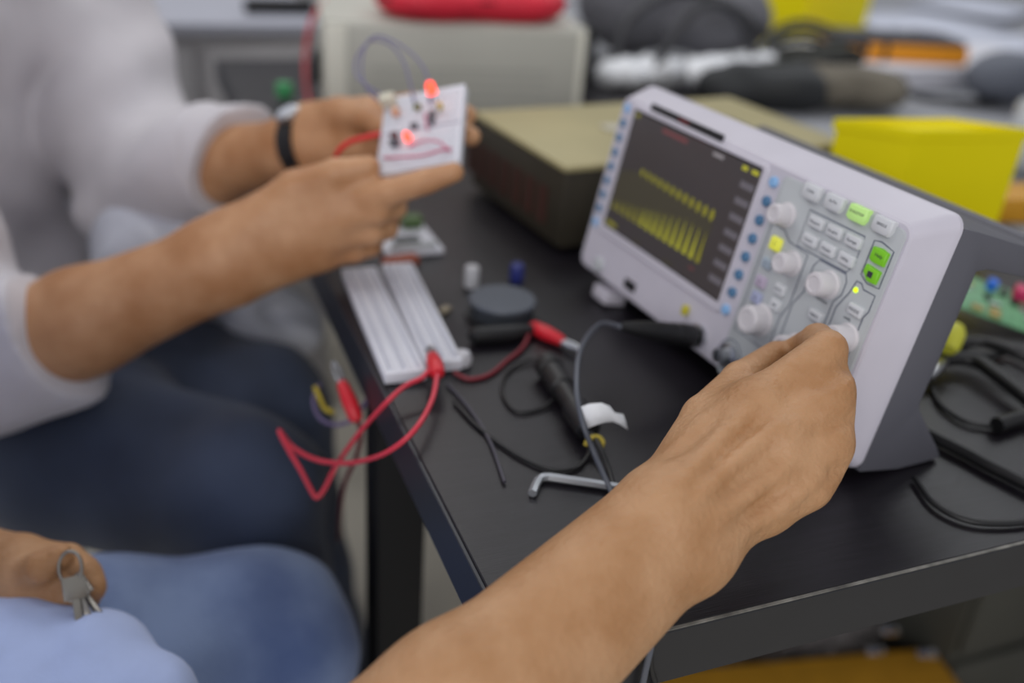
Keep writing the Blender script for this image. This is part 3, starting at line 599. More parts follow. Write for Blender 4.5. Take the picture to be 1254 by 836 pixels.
tag(lathe('yellow_connector', [(.0001, 0), (.006, 0), (.008, .004), (.0085, .016), (.006, .022), (.0001, .022)], mat('conn_yellow', (196, 196, 60), .45), None, frame(P(1160, 428, .70), P(1172, 398, .71) - P(1160, 428, .70)) @ Matrix.Rotation(math.pi / 2, 4, 'Y'), 18), 'lime-yellow connector cap behind the oscilloscope foot', 'connector')
for k, (pts, r, lb_) in enumerate([
    ([Z(1140, 452, .01), Z(1165, 428, .014), Z(1200, 418, .02), Z(1262, 438, .02)], .0045, 'black cable nearest the green circuit board'),
    ([Z(1150, 440, .01), Z(1190, 440, .012), Z(1220, 458, .012), Z(1270, 500, .010)], .0055, 'thick black cable below the green circuit board'),
    ([Z(1165, 425, .006), Z(1205, 436, .006), Z(1235, 430, .006), Z(1275, 445, .006)], .004, 'thin black cable between two thicker ones at the right'),
    ([Z(1090, 505, .005), Z(1138, 532, .005), Z(1180, 553, .005), Z(1225, 577, .005), Z(1300, 610, .005)], .0042, 'straight thick black cable running out behind the oscilloscope foot'),
    ([Z(1120, 585, .003), Z(1142, 615, .003), Z(1175, 634, .003), Z(1215, 641, .003), Z(1275, 636, .003)], .0018, 'black cable curving in front of the oscilloscope foot'),
    ([Z(1140, 470, .003), Z(1155, 498, .003), Z(1195, 520, .003), Z(1262, 518, .003)], .002, 'thin dark cable lying flat behind the oscilloscope foot')]):
    dv = pts[-1] - pts[-2]; dv[2] = 0; dv = dv / np.linalg.norm(dv); dv[1] = max(dv[1], -.02); pts = pts + [A3(tuple((pts[-1] + dv * t)[:2]) + (r + .001,)) for t in (.08, .18, .26)]
    tag(tube('black_cable', pts, r, M_bcable, None, 10), lb_, 'cable')
tag(body([Z(1136, 462, .010), Z(1142, 456, .010), Z(1152, 446, .011), Z(1156, 442, .011)], [.003, .0052, .0052, .003], 'metal_plug', M_metal, None), 'small metal plug behind the grey shell of the oscilloscope', 'plug')
# grey cabinet, left background
def yplane(x, y, Y): r = ray(x, y); return CAM + r * ((Y - CAM[1]) / r[1])
a0, a1 = yplane(202, 60, 1.42), yplane(395, 60, 1.42); top = float(yplane(300, 42, 1.42)[2])
M_cab = mat('cabinet_grey', (186, 184, 186), .6, var=.04, scale=4)
e = empty('grey_cabinet', (float(a0[0] + a1[0]) / 2, 1.6, FZ), 'grey metal cabinet standing behind the desk on the left', 'cabinet')
box('body', (a0[0] - .25, 1.43, FZ), (a1[0], 1.82, top), M_cab, e, .004)
gx = float(yplane(246, 90, 1.42)[0])
box('door', (a0[0] - .245, 1.415, FZ + .05), (gx - .012, 1.43, top - .02), M_cab, e, .003); box('door', (gx + .012, 1.415, FZ + .05), (a1[0] - .005, 1.43, top - .02), M_cab, e, .003)
box('top_plate', (a0[0] - .26, 1.405, top), (a1[0] + .01, 1.83, top + .02), mat('plate_pale', (170, 172, 184), .5), e, .003)
tz = top + .02
k0 = yplane(300, 12, 1.5); k1 = yplane(432, 12, 1.5)
tag(box('black_bar', (k0[0], 1.49, tz + .0), (a1[0], 1.52, tz + .025), M_black, None, .004), 'black bar lying on the grey cabinet top', 'bar')
g = Z(350, 156)
e = empty('green_bottle', (float(g[0]), float(g[1]), 0), 'small green plastic bottle standing left of the beige instrument', 'bottle')
Mg = Matrix.Translation((float(g[0]), float(g[1]), 0)) @ Matrix.Scale(.55, 4); lathe('bottle', [(.0001, 0), (.02, 0), (.022, .003), (.022, .05), (.010, .062), (.010, .07), (.0001, .07)], mat('bottle_dark', (54, 62, 62), .4), e, Mg, 20); lathe('cap', [(.0001, .07), (.018, .07), (.020, .074), (.018, .098), (.0001, .1)], mat('cap_green', (70, 160, 100), .5), e, Mg, 20)
tag(tube('red_cable', [P(398, 0, 1.28), P(384, 20, 1.27), P(376, 50, 1.26), P(374, 90, 1.25), P(380, 130, 1.24), Z(395, 165, .004)], .003, mat('cable_red', (200, 64, 72), .5), None), 'red cable hanging down the left side of the beige instrument', 'cable')

# ================================================================== below the desk
M_card = mat('carton_yellow', (206, 150, 40), .6, var=.06)
u0, u1 = Z(805, 840, -.52), Z(1145, 808, -.52); Mf6 = frame((u0[0], u0[1], FZ), (u1 - u0) * A3((1, 1, 0)))
e = empty('yellow_carton', None, 'low yellow carton on the floor under the desk', 'carton', M=Mf6); e['local'] = 1; w6 = float(np.linalg.norm((u1 - u0)[:2]))
box('body', (0, -.12, 0), (w6, .012, FZ * -1 - .525), M_card, e, .003); box('lid', (-.004, -.124, -FZ - .525), (w6 + .004, .016, -FZ - .515), M_card, e, .002)
c = Z(975, 790, -.56)
blob('plastic_bag', [(c + A3((-.05, .05, -.05)), (.09, .07, .10)), (c + A3((.07, .03, -.05)), (.09, .07, .09)), (c + A3((.0, .06, -.12)), (.16, .08, .10))], .007, mat('bag_dark', (126, 122, 122), .12, var=.5, scale=25), 'dark shiny plastic bag of scrap behind the yellow carton', 'bag', .008, 55)
for k, (x, y) in enumerate([(1074, 802), (1136, 805), (1092, 776)]):  # shiny discs added in place of blurred highlights under the desk
    c = Z(x, y, -.48); tag(lathe('glint_disc', [(.0001, 0), (.010, 0), (.012, .003), (.010, .010), (.0001, .012)], mat('glint_metal', (225, 225, 232), .15, metal=1), None, Matrix.Translation(V3(c)) @ Matrix.Rotation(-.7, 4, 'X'), 18), ('shiny disc added as a highlight on the dark bag, left one', 'shiny disc added as a highlight at the edge of the dark bag, right one', 'shiny disc added as a highlight on the dark bag, upper one')[k], 'glint disc')
c0 = yplane(1088, 760, .80); c1_ = yplane(1165, 760, .80)
tag(box('cardboard_box', (c0[0], .80, FZ), (c1_[0] + .1, 1.05, -.42), mat('cardboard', (206, 186, 158), .8), None, .004), 'brown cardboard box on the floor further under the desk', 'box')
d0 = yplane(1172, 780, .30)
e = empty('drawer_unit', (float(d0[0]) + .15, .5, FZ), 'dark drawer unit standing under the right end of the desk', 'drawer unit'); M_dr = mat('drawer_dark', (66, 66, 60), .6)
box('body', (d0[0], .30, FZ), (d0[0] + .30, .75, -.06), M_dr, e, .003)
for k in range(3): box('drawer', (d0[0] + .006, .292, FZ + .02 + k * .22), (d0[0] + .294, .30, FZ + .22 + k * .22), M_dr, e, .002)

# ================================================================== people
M_skin = mat('skin_warm', (190, 146, 106), .5, rgb2=(172, 125, 82), scale=34, bump=.5, bscale=320, sss=.12, detail=3)
M_skin2 = mat('skin_tan', (200, 152, 112), .5, rgb2=(172, 120, 78), scale=22, bump=.3, bscale=240, sss=.12, detail=3)
M_skin3 = mat('skin_brown', (150, 100, 76), .5, rgb2=(120, 76, 56), scale=22, bump=.3, bscale=240, sss=.1)
M_nail = mat('nail', (224, 178, 160), .3)
def q_(t): return P(*t)
def head_sdf(c, F):
    F = A3(F) / np.linalg.norm(F); Sd = np.cross((0, 0, 1), F); c = A3(c); at = lambda a, b, z: c + F * a + Sd * b + A3((0, 0, z))
    sk = U(.03, ell(at(-.012, 0, .03), (.096, .076, .088), F), ell(at(.022, 0, -.045), (.066, .056, .072), F), ell(at(.050, 0, -.092), (.030, .030, .022), F))
    fc = [cone(at(.090, 0, .005), at(.108, 0, -.030), .007, .012), ell(at(.078, 0, .026), (.018, .05, .010), F), ell(at(.082, 0, -.062), (.014, .024, .006), F), ell(at(.080, 0, -.074), (.013, .022, .006), F)]
    er = [ell(at(-.008, s * .078, -.008), (.018, .007, .030), F) for s in (1, -1)]
    g = U(.010, sk, *fc, *er); return carve(g, .008, *[cone(at(.100, s * .032, .006), at(.090, s * .032, .006), .013, .010) for s in (1, -1)])
def head_parts(c, F, par, hair):
    F = A3(F) / np.linalg.norm(F); Sd = np.cross((0, 0, 1), F); c = A3(c); at = lambda a, b, z: c + F * a + Sd * b + A3((0, 0, z))
    hr = cut(wob(ell(at(-.018, 0, .040), (.103, .084, .092), F), .0015, lambda p: np.sin(p[:, 1] * 400) * np.sin(p[:, 0] * 300)), at(.045, 0, .045), F * .75 + A3((0, 0, -.66)))
    sdf_mesh('hair', hr, .004, hair, par)
    for s in (1, -1):
        e_ = lathe('eye', [(.0001, -.011), (.007, -.0085), (.011, 0), (.007, .0085), (.0001, .011)], mat('eye_white', (230, 228, 224), .2), par, frame(at(.074, s * .032, .006), Sd, F), 16)
        lathe('iris', [(.0001, .0095), (.0055, .0095), (.004, .0112), (.0001, .0116)], mat('iris_brown', (52, 34, 24), .2), e_, frame(at(.074, s * .032, .006), Sd, F), 14)
M_hair = mat('hair_black', (26, 22, 20), .5, var=.3, scale=200)
# ---------------- person turning the knob
pB = empty('person', (-.42, .2, FZ), 'seated person in a light blue shirt and blue jeans turning an oscilloscope knob', 'person')
K = .010
def hand_B():
    wr = dict(i=(806, 617, .440), m=(822, 636, .437), r=(838, 655, .440), p=(850, 672, .448))
    mcp = dict(i=(922, 496, .478), m=(950, 540, .466), r=(955, 583, .462), p=(938, 624, .464))
    pip = dict(i=(1013, 428, .487), m=(1017, 478, .474), r=(1015, 538, .466), p=(992, 594, .460))
    dip = dict(i=(1001, 416, .515), m=(1010, 470, .502), r=(1000, 532, .498), p=(978, 586, .486))
    tip = dict(i=(981, 423, .537), m=(985, 458, .520), r=(970, 522, .512), p=(950, 575, .500))
    rr = dict(i=(.0112, .0100, .0088, .0070), m=(.0112, .0100, .0088, .0072), r=(.0108, .0096, .0084, .0070), p=(.0100, .0086, .0074, .0062))
    palm = [cone(q_(wr[c]), q_(mcp[c]), .0125, rr[c][0] + .0012) for c in 'imrp']
    palm += [cone(P(830, 645, .452), P(930, 570, .488), .016, .015), cone(P(850, 610, .452), P(940, 545, .480), .014, .012)]
    palm = U(.012, *palm)
    fing = [chain([q_(mcp[c]), q_(pip[c]), q_(dip[c]), q_(tip[c])], rr[c], .002) for c in 'imrp']
    th = chain([P(812, 610, .455), P(863, 512, .488), P(907, 466, .514), P(950, 433, .541)], (.0150, .0118, .0102, .0074), .003)
    web = U(.008, cone(P(845, 585, .458), P(905, 505, .486), .012, .010), cone(P(870, 540, .470), P(925, 480, .494), .010, .008))
    # knuckle bumps
    kn = [ell(P(x, y, d - .0075), (.008, .008, .006)) for x, y, d in ((930, 492, .478), (957, 537, .466), (962, 580, .462), (944, 620, .464))]
    f = U(.008, U(.009, palm, th, web), fing[0], U(.014, *fing[1:]))
    f = U(.010, f, *kn)
    f = U(.012, f, chain([P(1014, 470, .480), P(1013, 505, .474), P(1010, 545, .470), P(998, 575, .468), P(986, 596, .464)], (.0095, .0098, .0098, .0092, .0086), .004), cone(P(965, 560, .468), P(1000, 555, .468), .010, .010))
    # tendons, veins and creases, laid on the surface found along each line of sight
    ts = np.arange(.40, .56, .0004)
    def sf(x, y):
        d = f(np.array([P(x, y, t) for t in ts])); k = np.argmax(d < 0); return ts[k] if (d < 0).any() else .47
    def on(pts, off_, r): return chain([P(x, y, sf(x, y) + off_) for x, y in pts], r, .002)
    def fine(pts, n=4): return [tuple(q) for q in spline([A3((x, y, 0))[:2] for x, y in pts], n)]
    def tap(n, r, e=.45): return [r * (e + (1 - e) * math.sin(math.pi * k / (n - 1))) for k in range(n)]
    rd, vl = [], []
    for pts, r in (([(858, 604), (905, 560), (952, 520)], .0030), ([(832, 592), (878, 542), (922, 497)], .0026), ([(872, 640), (918, 606), (960, 576)], .0028), ([(898, 655), (950, 624), (1008, 580)], .0026)):
        q = fine(pts); rd.append(on(q, .0012, tap(len(q), r)))
    for pts, r in (([(845, 602), (892, 552), (938, 508)], .0046), ([(866, 623), (912, 584), (960, 545)], .0044), ([(884, 650), (934, 614), (990, 576)], .0040), ([(815, 560), (850, 530), (880, 500)], .0040)):
        q = fine(pts); vl.append(on(q, -.0026, tap(len(q), r)))
    for pts, r in (([(1042, 446), (1024, 456), (998, 474)], .0034), ([(1044, 512), (1024, 518), (1000, 528)], .0018), ([(1034, 572), (1010, 582), (978, 597)], .0020)):
        q = fine(pts); vl.append(on(q, -.0002, tap(len(q), r, .3)))
    g = carve(f, .005, *vl)
    return U(.005, g, *rd)
Eb = P(240, 1080, .372)
ax = P(818, 646, .447)
off = lambda x, y, d: P(x, y, d)
fore = U(.02, cone(P(800, 630, .447), P(545, 850, .392), .0195, .0235), cone(P(836, 668, .450), P(632, 868, .396), .0195, .0220), cone(P(818, 648, .452), P(600, 865, .402), .018, .024),
         cone(P(545, 850, .392), Eb, .0235, .032), cone(P(632, 868, .396), Eb, .0220, .032), cone(P(862, 684, .449), P(858, 690, .449), .0095, .0095))
ShB = A3((-.43, -.05, .17)); ShBl = A3((-.47, .40, .23))
EbL, WbL = A3((-.40, .44, -.10)), P(-60, 684, .65)
upper = U(.02, cone(Eb, ShB, .032, .050), ell((-.47, .23, .02), (.10, .17, .24)), ell((-.47, .23, .22), (.09, .19, .09)), cone((-.46, .1, .22), ShB, .05, .048), cone((-.47, .23, .25), (-.46, .23, .36), .055, .052), head_sdf((-.44, .23, .47), (.9, .1, 0)), cone(ShBl, EbL, .048, .036), cone(EbL, WbL, .036, .026))
def hand_BL():
    base = [(-40, 666, 0.642), (-35, 688, 0.632), (-35, 710, 0.627), (-40, 728, 0.622)]
    mcp = [(28, 678, 0.617), (36, 692, 0.607), (34, 712, 0.602), (26, 728, 0.602)]; pip = [(84, 684, 0.604), (98, 700, 0.597), (84, 724, 0.594), (68, 738, 0.597)]; dip = [(106, 704, 0.602), (112, 720, 0.597), (88, 738, 0.597), (66, 750, 0.602)]; tip = [(104, 728, 0.606), (106, 738, 0.602), (74, 750, 0.604), (50, 756, 0.606)]
    pl_ = U(.014, *[cone(q_(b), q_(m_), .014, .0115) for b, m_ in zip(base, mcp)], cone(WbL, P(-30, 696, 0.634), .024, .020))
    fg = [chain([q_(a), q_(b), q_(c), q_(d)], (.0110, .0096, .0086, .0070), .002) for a, b, c, d in zip(mcp, pip, dip, tip)]
    th = chain([P(-10, 706, 0.632), P(26, 704, 0.597), P(52, 694, 0.584), P(74, 680, 0.584)], (.014, .011, .0098, .0076), .003)
    return U(.007, pl_, th, *fg)
bodyB = U(.014, U(.012, hand_B(), fore), upper, hand_BL())
sdf_mesh('body', bodyB, .0022, M_skin, pB)['label'] = 'bare forearm and hand on the knob'
head_parts((-.44, .23, .47), (.9, .1, 0), pB, M_hair)
fold = lambda fr, ph=0: (lambda p: np.sin(p[:, 0] * fr + 1.7 * np.sin(p[:, 2] * fr * .55 + ph)) * np.sin(p[:, 2] * fr * .45 + p[:, 1] * fr * .5 + ph) + .45 * np.sin(p[:, 1] * fr * 1.3 + 2 * np.sin(p[:, 2] * fr * .6)))
M_bshirt = mat('shirt_blue', (176, 192, 232), .8, var=.04, scale=40, bump=.15, bscale=700, sheen=.2)
def mixp(a, b, t): return A3(a) + (A3(b) - A3(a)) * t
shB = U(.03, ell((-.47, .23, -.0), (.135, .205, .27)), ell((-.47, .23, .22), (.12, .225, .12)), cone((-.45, .1, .22), ShB, .07, .06), cut(cone(ShB, mixp(ShB, Eb, .86), .060, .050), mixp(ShB, Eb, .80), Eb - ShB), cut(cone(ShBl, mixp(ShBl, EbL, 1), .068, .055), EbL + A3((0, 0, -.02)), (0, 0, -1)),
        U(.02, cone((-.46, .2, -.24), P(20, 826, .59), .05, .044), cone(P(20, 826, .59), P(116, 808, .580), .044, .032), cone(P(50, 880, .57), P(188, 866, .565), .042, .028)))
sdf_mesh('shirt', wob(shB, .004, fold(52)), .005, M_bshirt, pB)
M_bjean = mat('denim_blue', (134, 154, 192), .85, rgb2=(84, 104, 150), scale=9, bump=.3, bscale=500, sheen=.2, detail=6)
KB = P(318, 786, .745)
jB = U(.03, cone((-.44, .16, -.24), P(110, 836, .68), .10, .085), cone(P(110, 836, .68), KB, .085, .068), cone(KB, KB + A3((.05, .02, -.38)), .066, .055), cone((-.44, .32, -.24), A3((-.17, .16, -.25)), .09, .07), cone(A3((-.17, .16, -.25)), A3((-.13, .15, -.62)), .064, .052), ell((-.46, .24, -.22), (.14, .18, .10)))
sdf_mesh('jeans', wob(jB, .0035, fold(58, 1)), .005, M_bjean, pB)
for kx, ky in ((KB[0] + .05, KB[1] + .02), (-.13, .15)):
    sdf_mesh('shoe', cut(U(.03, ell((kx + .02, ky, FZ + .05), (.07, .045, .05)), ell((kx + .10, ky, FZ + .035), (.09, .045, .04))), (0, 0, FZ + .002), (0, 0, -1)), .006, M_black, pB)
# keys in the left hand
e = empty('key_bunch', P(88, 706, .58), 'bunch of dull metal keys held in the dark hand above the blue knee', 'keys'); kc = P(88, 694, .580); M_key = mat('key_metal', (150, 146, 138), .35, metal=.9)
tube('ring', arc(kc, .011, .004, 0, 6.283, 14, 0, .0) and [kc + (RC @ A3((.007 * math.cos(t), .010 * math.sin(t), .002))) for t in np.linspace(0, 6.283, 15)], .0011, M_key, e, 8, 4)
for k in range(3):
    dx = RC @ A3((.75 - .25 * k, -1, .1 * k)); dx = dx / np.linalg.norm(dx); Mk = frame(kc - (RC @ A3((0, .006, 0))), dx, RC @ A3((.3 * k, 0, 1)))
    box('key', (0, -.0065, -.0009 + .002 * k), (.014, .0065, .0009 + .002 * k), M_key, e, .0006, M=Mk); box('key', (.012, -.0022, -.0006 + .002 * k), (.030, .0022, .0006 + .002 * k), M_key, e, .0003, M=Mk)

# ---------------- person holding the small breadboard
pA = empty('person', (-.34, .8, FZ), 'seated person in a white shirt holding up a small breadboard with lit red lamps', 'person')
ERa, WRa = P(-25, 448, .81), P(262, 322, .765)
def hand_AR():
    base = [(285, 285, .755), (290, 302, .752), (295, 322, .757), (300, 340, .765)]
    mcp = [(408, 248, .735), (412, 266, .735), (406, 288, .745), (392, 312, .757)]
    pip = [(474, 236, .722), (462, 258, .730), (455, 284, .745), (434, 308, .760)]; dip = [(522, 222, .712), (484, 254, .742), (474, 280, .757), (455, 302, .770)]; tip = [(556, 211, .705), (488, 246, .755), (480, 270, .768), (462, 292, .780)]
    R = [(.0125, .0108, .0095, .0076), (.0122, .0106, .0092, .0076), (.0116, .010, .0088, .0072), (.0105, .009, .008, .0066)]
    pl_ = U(.016, *[cone(q_(b), q_(m_), .0175, .0135) for b, m_ in zip(base, mcp)], cone(P(270, 318, .765), P(330, 285, .755), .030, .026), cone(P(300, 300, .765), P(395, 275, .760), .022, .018))
    fg = [chain([q_(a), q_(b), q_(c), q_(d)], r, .002) for a, b, c, d, r in zip(mcp, pip, dip, tip, R)]
    th = chain([P(305, 280, .745), P(362, 230, .730), P(412, 213, .722), P(452, 204, .720)], (.0190, .0138, .0115, .0085), .004)
    web = cone(P(360, 250, .74), P(405, 238, .732), .016, .011)
    return U(.007, U(.012, pl_, th, web), *fg)
foreR = U(.02, cone(ERa, mixp(ERa, WRa, .45), .044, .041), cone(mixp(ERa, WRa, .45), WRa, .041, .031), cone(WRa, P(300, 308, .76), .031, .030), cone(mixp(ERa, WRa, .2) + A3((0, 0, -.006)), WRa + A3((0, 0, -.010)), .036, .024))
ELa, WLa = P(172, 222, 1.0), P(352, 183, .885)
def hand_AL():
    mcp = [(448, 138, .835), (455, 156, .825), (452, 172, .825), (440, 186, .83)]
    tipc = [[(505, 128, .815), (548, 132, .795), (573, 141, .780)], [(510, 152, .805), (552, 158, .785), (577, 167, .768)], [(500, 172, .805), (530, 176, .79), (550, 180, .785)], [(485, 186, .81), (510, 190, .80), (528, 192, .795)]]
    pl_ = U(.016, *[cone(P(370 + 3 * k, 158 + 14 * k, .870), q_(m_), .0165, .0125) for k, m_ in enumerate(mcp)], cone(WLa, P(380, 176, .868), .027, .024))
    fg = [chain([q_(a)] + [q_(t) for t in b], (.0122, .0105, .0092, .0078), .002) for a, b in zip(mcp, tipc)]
    th = chain([P(375, 150, .865), P(415, 138, .835), P(450, 146, .800), P(474, 158, .770)], (.0165, .0128, .0108, .0082), .004)
    return U(.008, U(.012, pl_, th), *fg)
foreL = U(.02, cone(ELa, mixp(ELa, WLa, .5), .044, .038), cone(mixp(ELa, WLa, .5), WLa, .038, .027))
ShAr, ShAl = A3((-.36, .67, .20)), A3((-.19, 1.00, .20)); Ft = A3((.95, -.30, 0)); TA = A3((-.33, .86, 0))
torsoA = U(.03, ell(TA + A3((0, 0, -.05)), (.09, .14, .22), Ft), ell(TA + A3((0, 0, .17)), (.095, .17, .13), Ft), cone(TA + A3((.02, 0, .25)), TA + A3((.03, 0, .36)), .055, .052), head_sdf(TA + A3((.05, -.01, .47)), Ft), cone(ShAr, ERa, .048, .044), cone(ShAl, ELa, .048, .042))
bodyA = U(.014, torsoA, U(.012, foreR, hand_AR()), U(.012, foreL, hand_AL()))
sdf_mesh('body', bodyA, .0028, M_skin2, pA)['label'] = 'bare forearms and hands holding the board'
head_parts(TA + A3((.05, -.01, .47)), Ft, pA, M_hair)
M_wshirt = mat('shirt_white', (212, 208, 213), .85, var=.03, scale=30, bump=.2, bscale=600, sheen=.2)
dR, dL = (WRa - ERa) / np.linalg.norm(WRa - ERa), (WLa - ELa) / np.linalg.norm(WLa - ELa)
cR, cL = P(48, 430, .80), P(272, 203, .945)
tR, tL = float((cR - ERa) @ dR) + .026, float((cL - ELa) @ dL) + .024
shA = U(.035, ell(TA + A3((0, 0, -.06)), (.130, .18, .25), Ft), ell(TA + A3((0, 0, .15)), (.135, .21, .17), Ft), ell(TA + A3((.02, -.01, -.16)), (.135, .175, .10), Ft), cone(ShAr, ERa, .070, .060), cone(ShAl, ELa, .078, .066))
slR = U(.012, cut(cone(ERa, ERa + dR * (tR + .05), .060, .058), ERa + dR * (tR - .012), dR), cut(cone(ERa + dR * (tR - .05), ERa + dR * (tR + .05), .059, .062), ERa + dR * tR, dR))
slL = U(.012, cut(cone(ELa, ELa + dL * (tL + .05), .064, .052), ELa + dL * (tL - .012), dL), cut(cone(ELa + dL * (tL - .045), ELa + dL * (tL + .05), .053, .053), ELa + dL * tL, dL + A3((0, 0, -.55))))
sdf_mesh('shirt', wob(U(.02, shA, slR, slL), .0075, fold(48, .6)), .0045, M_wshirt, pA)
for k in range(5):
    c = TA + np.array(frame((0, 0, 0), Ft).to_3x3()) @ A3((.1335 - .01 * (k == 4), -.02, .02 + .07 * (k - 2)))
    lathe('shirt_button', [(.0001, 0), (.0055, 0), (.0055, .002), (.0001, .003)], M_bb, pA, frame(c, Ft) @ Matrix.Rotation(math.pi / 2, 4, 'Y'), 14)
M_navy = mat('denim_navy', (58, 68, 90), .85, var=.3, scale=7, bump=.3, bscale=500, sheen=.15, detail=6)
KR, KL = P(300, 606, .865), P(322, 506, 1.02)
jA = U(.03, cone((-.36, .73, -.24), mixp((-.36, .73, -.24), KR, .5), .105, .092), cone(mixp((-.36, .73, -.24), KR, .5), KR, .092, .070), cone(KR, KR + A3((.05, .0, -.40)), .068, .055), cone((-.30, .92, -.24), KL, .100, .068), cone(KL, KL + A3((.06, .02, -.40)), .066, .055), ell((-.36, .84, -.23), (.13, .19, .10), Ft))
sdf_mesh('jeans', wob(jA, .003, fold(50, 2)), .0055, M_navy, pA)
for kk in (KR + A3((.05, 0, 0)), KL + A3((.06, .02, 0))):
    sdf_mesh('shoe', cut(U(.03, ell((kk[0] + .02, kk[1], FZ + .05), (.07, .045, .05)), ell((kk[0] + .10, kk[1], FZ + .035), (.09, .045, .04))), (0, 0, FZ + .002), (0, 0, -1)), .006, M_black, pA)
# wristband
wb = empty('wristband', WLa, 'black wristwatch band on the far wrist', 'wristband')
wc = mixp(WLa, ELa, -.12); nx = np.array(frame(wc, dL).to_3x3())
def loop(r, n=20): return [tuple(wc + nx @ A3((0, r * math.cos(2 * math.pi * k / n), r * math.sin(2 * math.pi * k / n)))) for k in range(n)]
def lp(r, s): return [tuple(A3(q) + dL * s) for q in loop(r)]
loft('strap', [lp(.0285, -.008), lp(.0315, -.009), lp(.0315, .009), lp(.0285, .008)], M_rubber, wb, False, False)
vw = CAM - wc; vw /= np.linalg.norm(vw); up = A3((0, 0, 1)); face_n = up * .85 + vw * .45; face_n -= dL * (face_n @ dL); face_n /= np.linalg.norm(face_n)
lathe('watch_case', [(.0001, 0), (.011, 0), (.0125, .002), (.0125, .006), (.010, .008), (.0001, .008)], M_metal, wb, frame(wc + face_n * .029, dL, face_n), 24)
lathe('watch_glass', [(.0001, .008), (.0095, .008), (.009, .0088), (.0001, .009)], mat('watch_face', (196, 200, 210), .15), wb, frame(wc + face_n * .029, dL, face_n), 24)
# stools
for (x, y, lb_) in ((-.40, .84, 'low black stool under the person in the white shirt'), (-.46, .24, 'low black stool under the person in the blue shirt')):
    e = empty('stool', (x, y, FZ), lb_, 'stool')
    lathe('seat', [(.0001, 0), (.165, 0), (.17, .01), (.165, .035), (.0001, .04)], M_black, e, Matrix.Translation((x, y, -.385)), 32)
    for k in range(4):
        a = k * math.pi / 2 + .6; body([A3((x + .11 * math.cos(a), y + .11 * math.sin(a), -.383)), A3((x + .17 * math.cos(a), y + .17 * math.sin(a), FZ))], [.013, .013], 'leg', M_metal, e, 12)

# ---------------- the small breadboard in the hands
BL, TL = P(459, 214, .730), P(472, 120, .772)
BR = min((P(562, 197, t) for t in np.linspace(.68, .78, 200)), key=lambda q: abs((q - BL) @ (TL - BL)))
X = BR - BL; Yv = TL - BL; Nz = np.cross(X, Yv)
Mb = frame(BL, X, Nz); wd = float(np.linalg.norm(X)); hd = float(Yv @ np.array(Mb.to_3x3())[:, 1])
e = empty('small_breadboard', None, 'small white breadboard with two glowing red lamps held in both hands', 'breadboard', M=Mb); e['local'] = 1
box('body', (0, 0, -.009), (wd, hd, 0), M_bb, e, .0012)
for k in (.5,): box('groove', (.002, hd * k - .0015, -.0003), (wd - .002, hd * k + .0015, .0002), mat('groove_dark', (170, 170, 182), .6), e)
bm = bmesh.new()
for i in range(int(wd / .00254) - 1):
    for j in range(int(hd / .00254) - 1):
        x, y = .0022 + i * .00254, .0024 + j * .00254
        if abs(y - hd / 2) < .003: continue
        bm.faces.new([bm.verts.new((x + a, y + b, .0001)) for a, b in ((-.0005, -.0005), (.0005, -.0005), (.0005, .0005), (-.0005, .0005))])
o = from_bm('contact_holes', bm, M_hole, e); o['kind'] = 'stuff'
M_led = mat('led_red', (255, 70, 46), .3, emit=2.6); M_legw = mat('tin', (170, 170, 176), .3, metal=1)
def loc(px, py, h=0):     # board-local point under a pixel
    r = Vector(tuple(ray(px, py))); n_ = Mb.to_3x3() @ Vector((0, 0, 1)); t = (V3(BL) - V3(CAM)).dot(n_) / r.dot(n_); q = Mb.inverted() @ (V3(CAM) + r * t); return Vector((q.x, q.y, h))
def led(base, top, r=.0032):
    d = (top - base).normalized(); Ml = frame(top, d.orthogonal(), d)
    b_ = lathe('lamp', [(r * 1.15, 0), (r * 1.15, .001), (r, .0012), (r, r * 1.6), (r * .82, r * 2.3), (r * .45, r * 2.7), (.0001, r * 2.8)], M_led, e, Ml, 18); b_['label'] = 'glowing red lamp'
    for s in (-1, 1):
        sd = d.orthogonal() * .0012 * s; V, F = tube_data([base + sd, top + sd], .0003, 6); pydata('lamp_leg', V, F, M_legw, b_)
led(loc(537, 142), loc(537, 142) + Vector((0, .008, .016)), .0036); led(loc(501, 172), loc(501, 172) + Vector((0, 0, .002)), .0026)
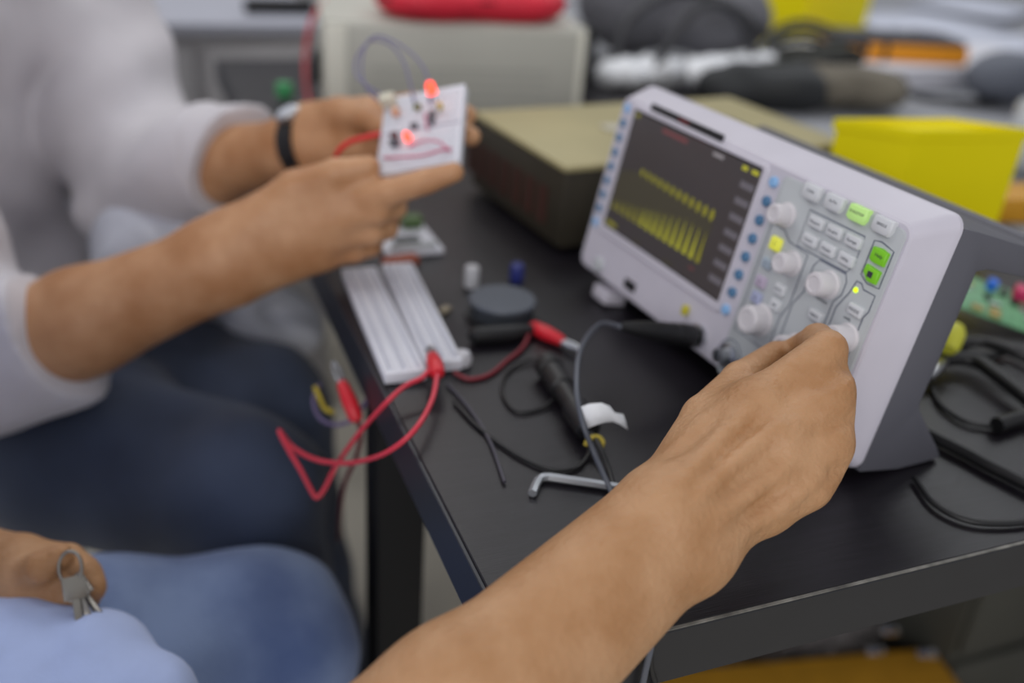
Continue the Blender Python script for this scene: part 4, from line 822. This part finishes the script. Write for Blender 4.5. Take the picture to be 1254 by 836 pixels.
for px, py, a, b_, h, m in ((478, 128, .006, .004, .010, mat('comp_cream', (214, 210, 190), .5)), (486, 140, .003, .003, .006, mat('comp_orange', (220, 170, 140), .5)), (512, 133, .003, .002, .004, mat('comp_olive', (120, 120, 70), .5)), (484, 168, .0028, .002, .005, mat('comp_maroon', (90, 40, 44), .5)), (485, 178, .004, .002, .006, M_grey), (530, 146, .002, .006, .005, M_grey), (540, 133, .002, .002, .006, mat('comp_yellow', (214, 190, 90), .5)), (508, 156, .003, .002, .004, M_grey)):
    q = loc(px, py); box('component', (q.x - a, q.y - b_, 0), (q.x + a, q.y + b_, h), m, e, .0008)
def wire(pts, r, m): tube('jumper_wire', pts, r, m, e, 8, 6)
M_rw = mat('jumper_red', (214, 40, 40), .4); M_pw = mat('jumper_pink', (206, 110, 140), .4); M_vw = mat('jumper_violet', (122, 118, 150), .5)
wire([loc(470, 193), loc(490, 199, .006), loc(520, 198, .007), loc(545, 190, .006), loc(552, 182)], .0010, M_pw)
wire([loc(500, 180), loc(520, 178, .005), loc(540, 180, .006), loc(552, 186)], .0009, M_pw)
wire([loc(524, 160), loc(524, 148, .006), loc(525, 140)], .0009, M_pw)
wire([loc(465, 166, .002), Mb.inverted() @ V3(P(448, 168, .74)), Mb.inverted() @ V3(P(428, 174, .745)), Mb.inverted() @ V3(P(414, 186, .75)), Mb.inverted() @ V3(P(410, 200, .765))], .0022, M_rw)
L_ = lambda x, y, d: Mb.inverted() @ V3(P(x, y, d))
wire([loc(482, 125), L_(450, 105, .76), L_(436, 90, .77), L_(438, 68, .775), L_(455, 50, .775), L_(478, 55, .77), L_(496, 80, .765), loc(508, 128)], .0010, M_vw)
wire([loc(476, 132), L_(458, 118, .76), L_(444, 96, .765), L_(446, 60, .77), L_(464, 44, .77), L_(500, 62, .765), L_(522, 90, .76), loc(527, 128)], .0010, M_vw)
# white plastic bag on the lap
blob('white_bag', [(P(185, 292, .97), (.045, .045, .042)), (P(245, 280, 1.0), (.045, .05, .04)), (P(150, 305, .98), (.03, .03, .03)), (P(330, 400, 1.12), (.06, .06, .045)), (P(280, 340, 1.08), (.06, .06, .05))], .005, M_bag, 'crumpled white plastic bag on the lap of the person in white', 'bag', .004, 80, .03)
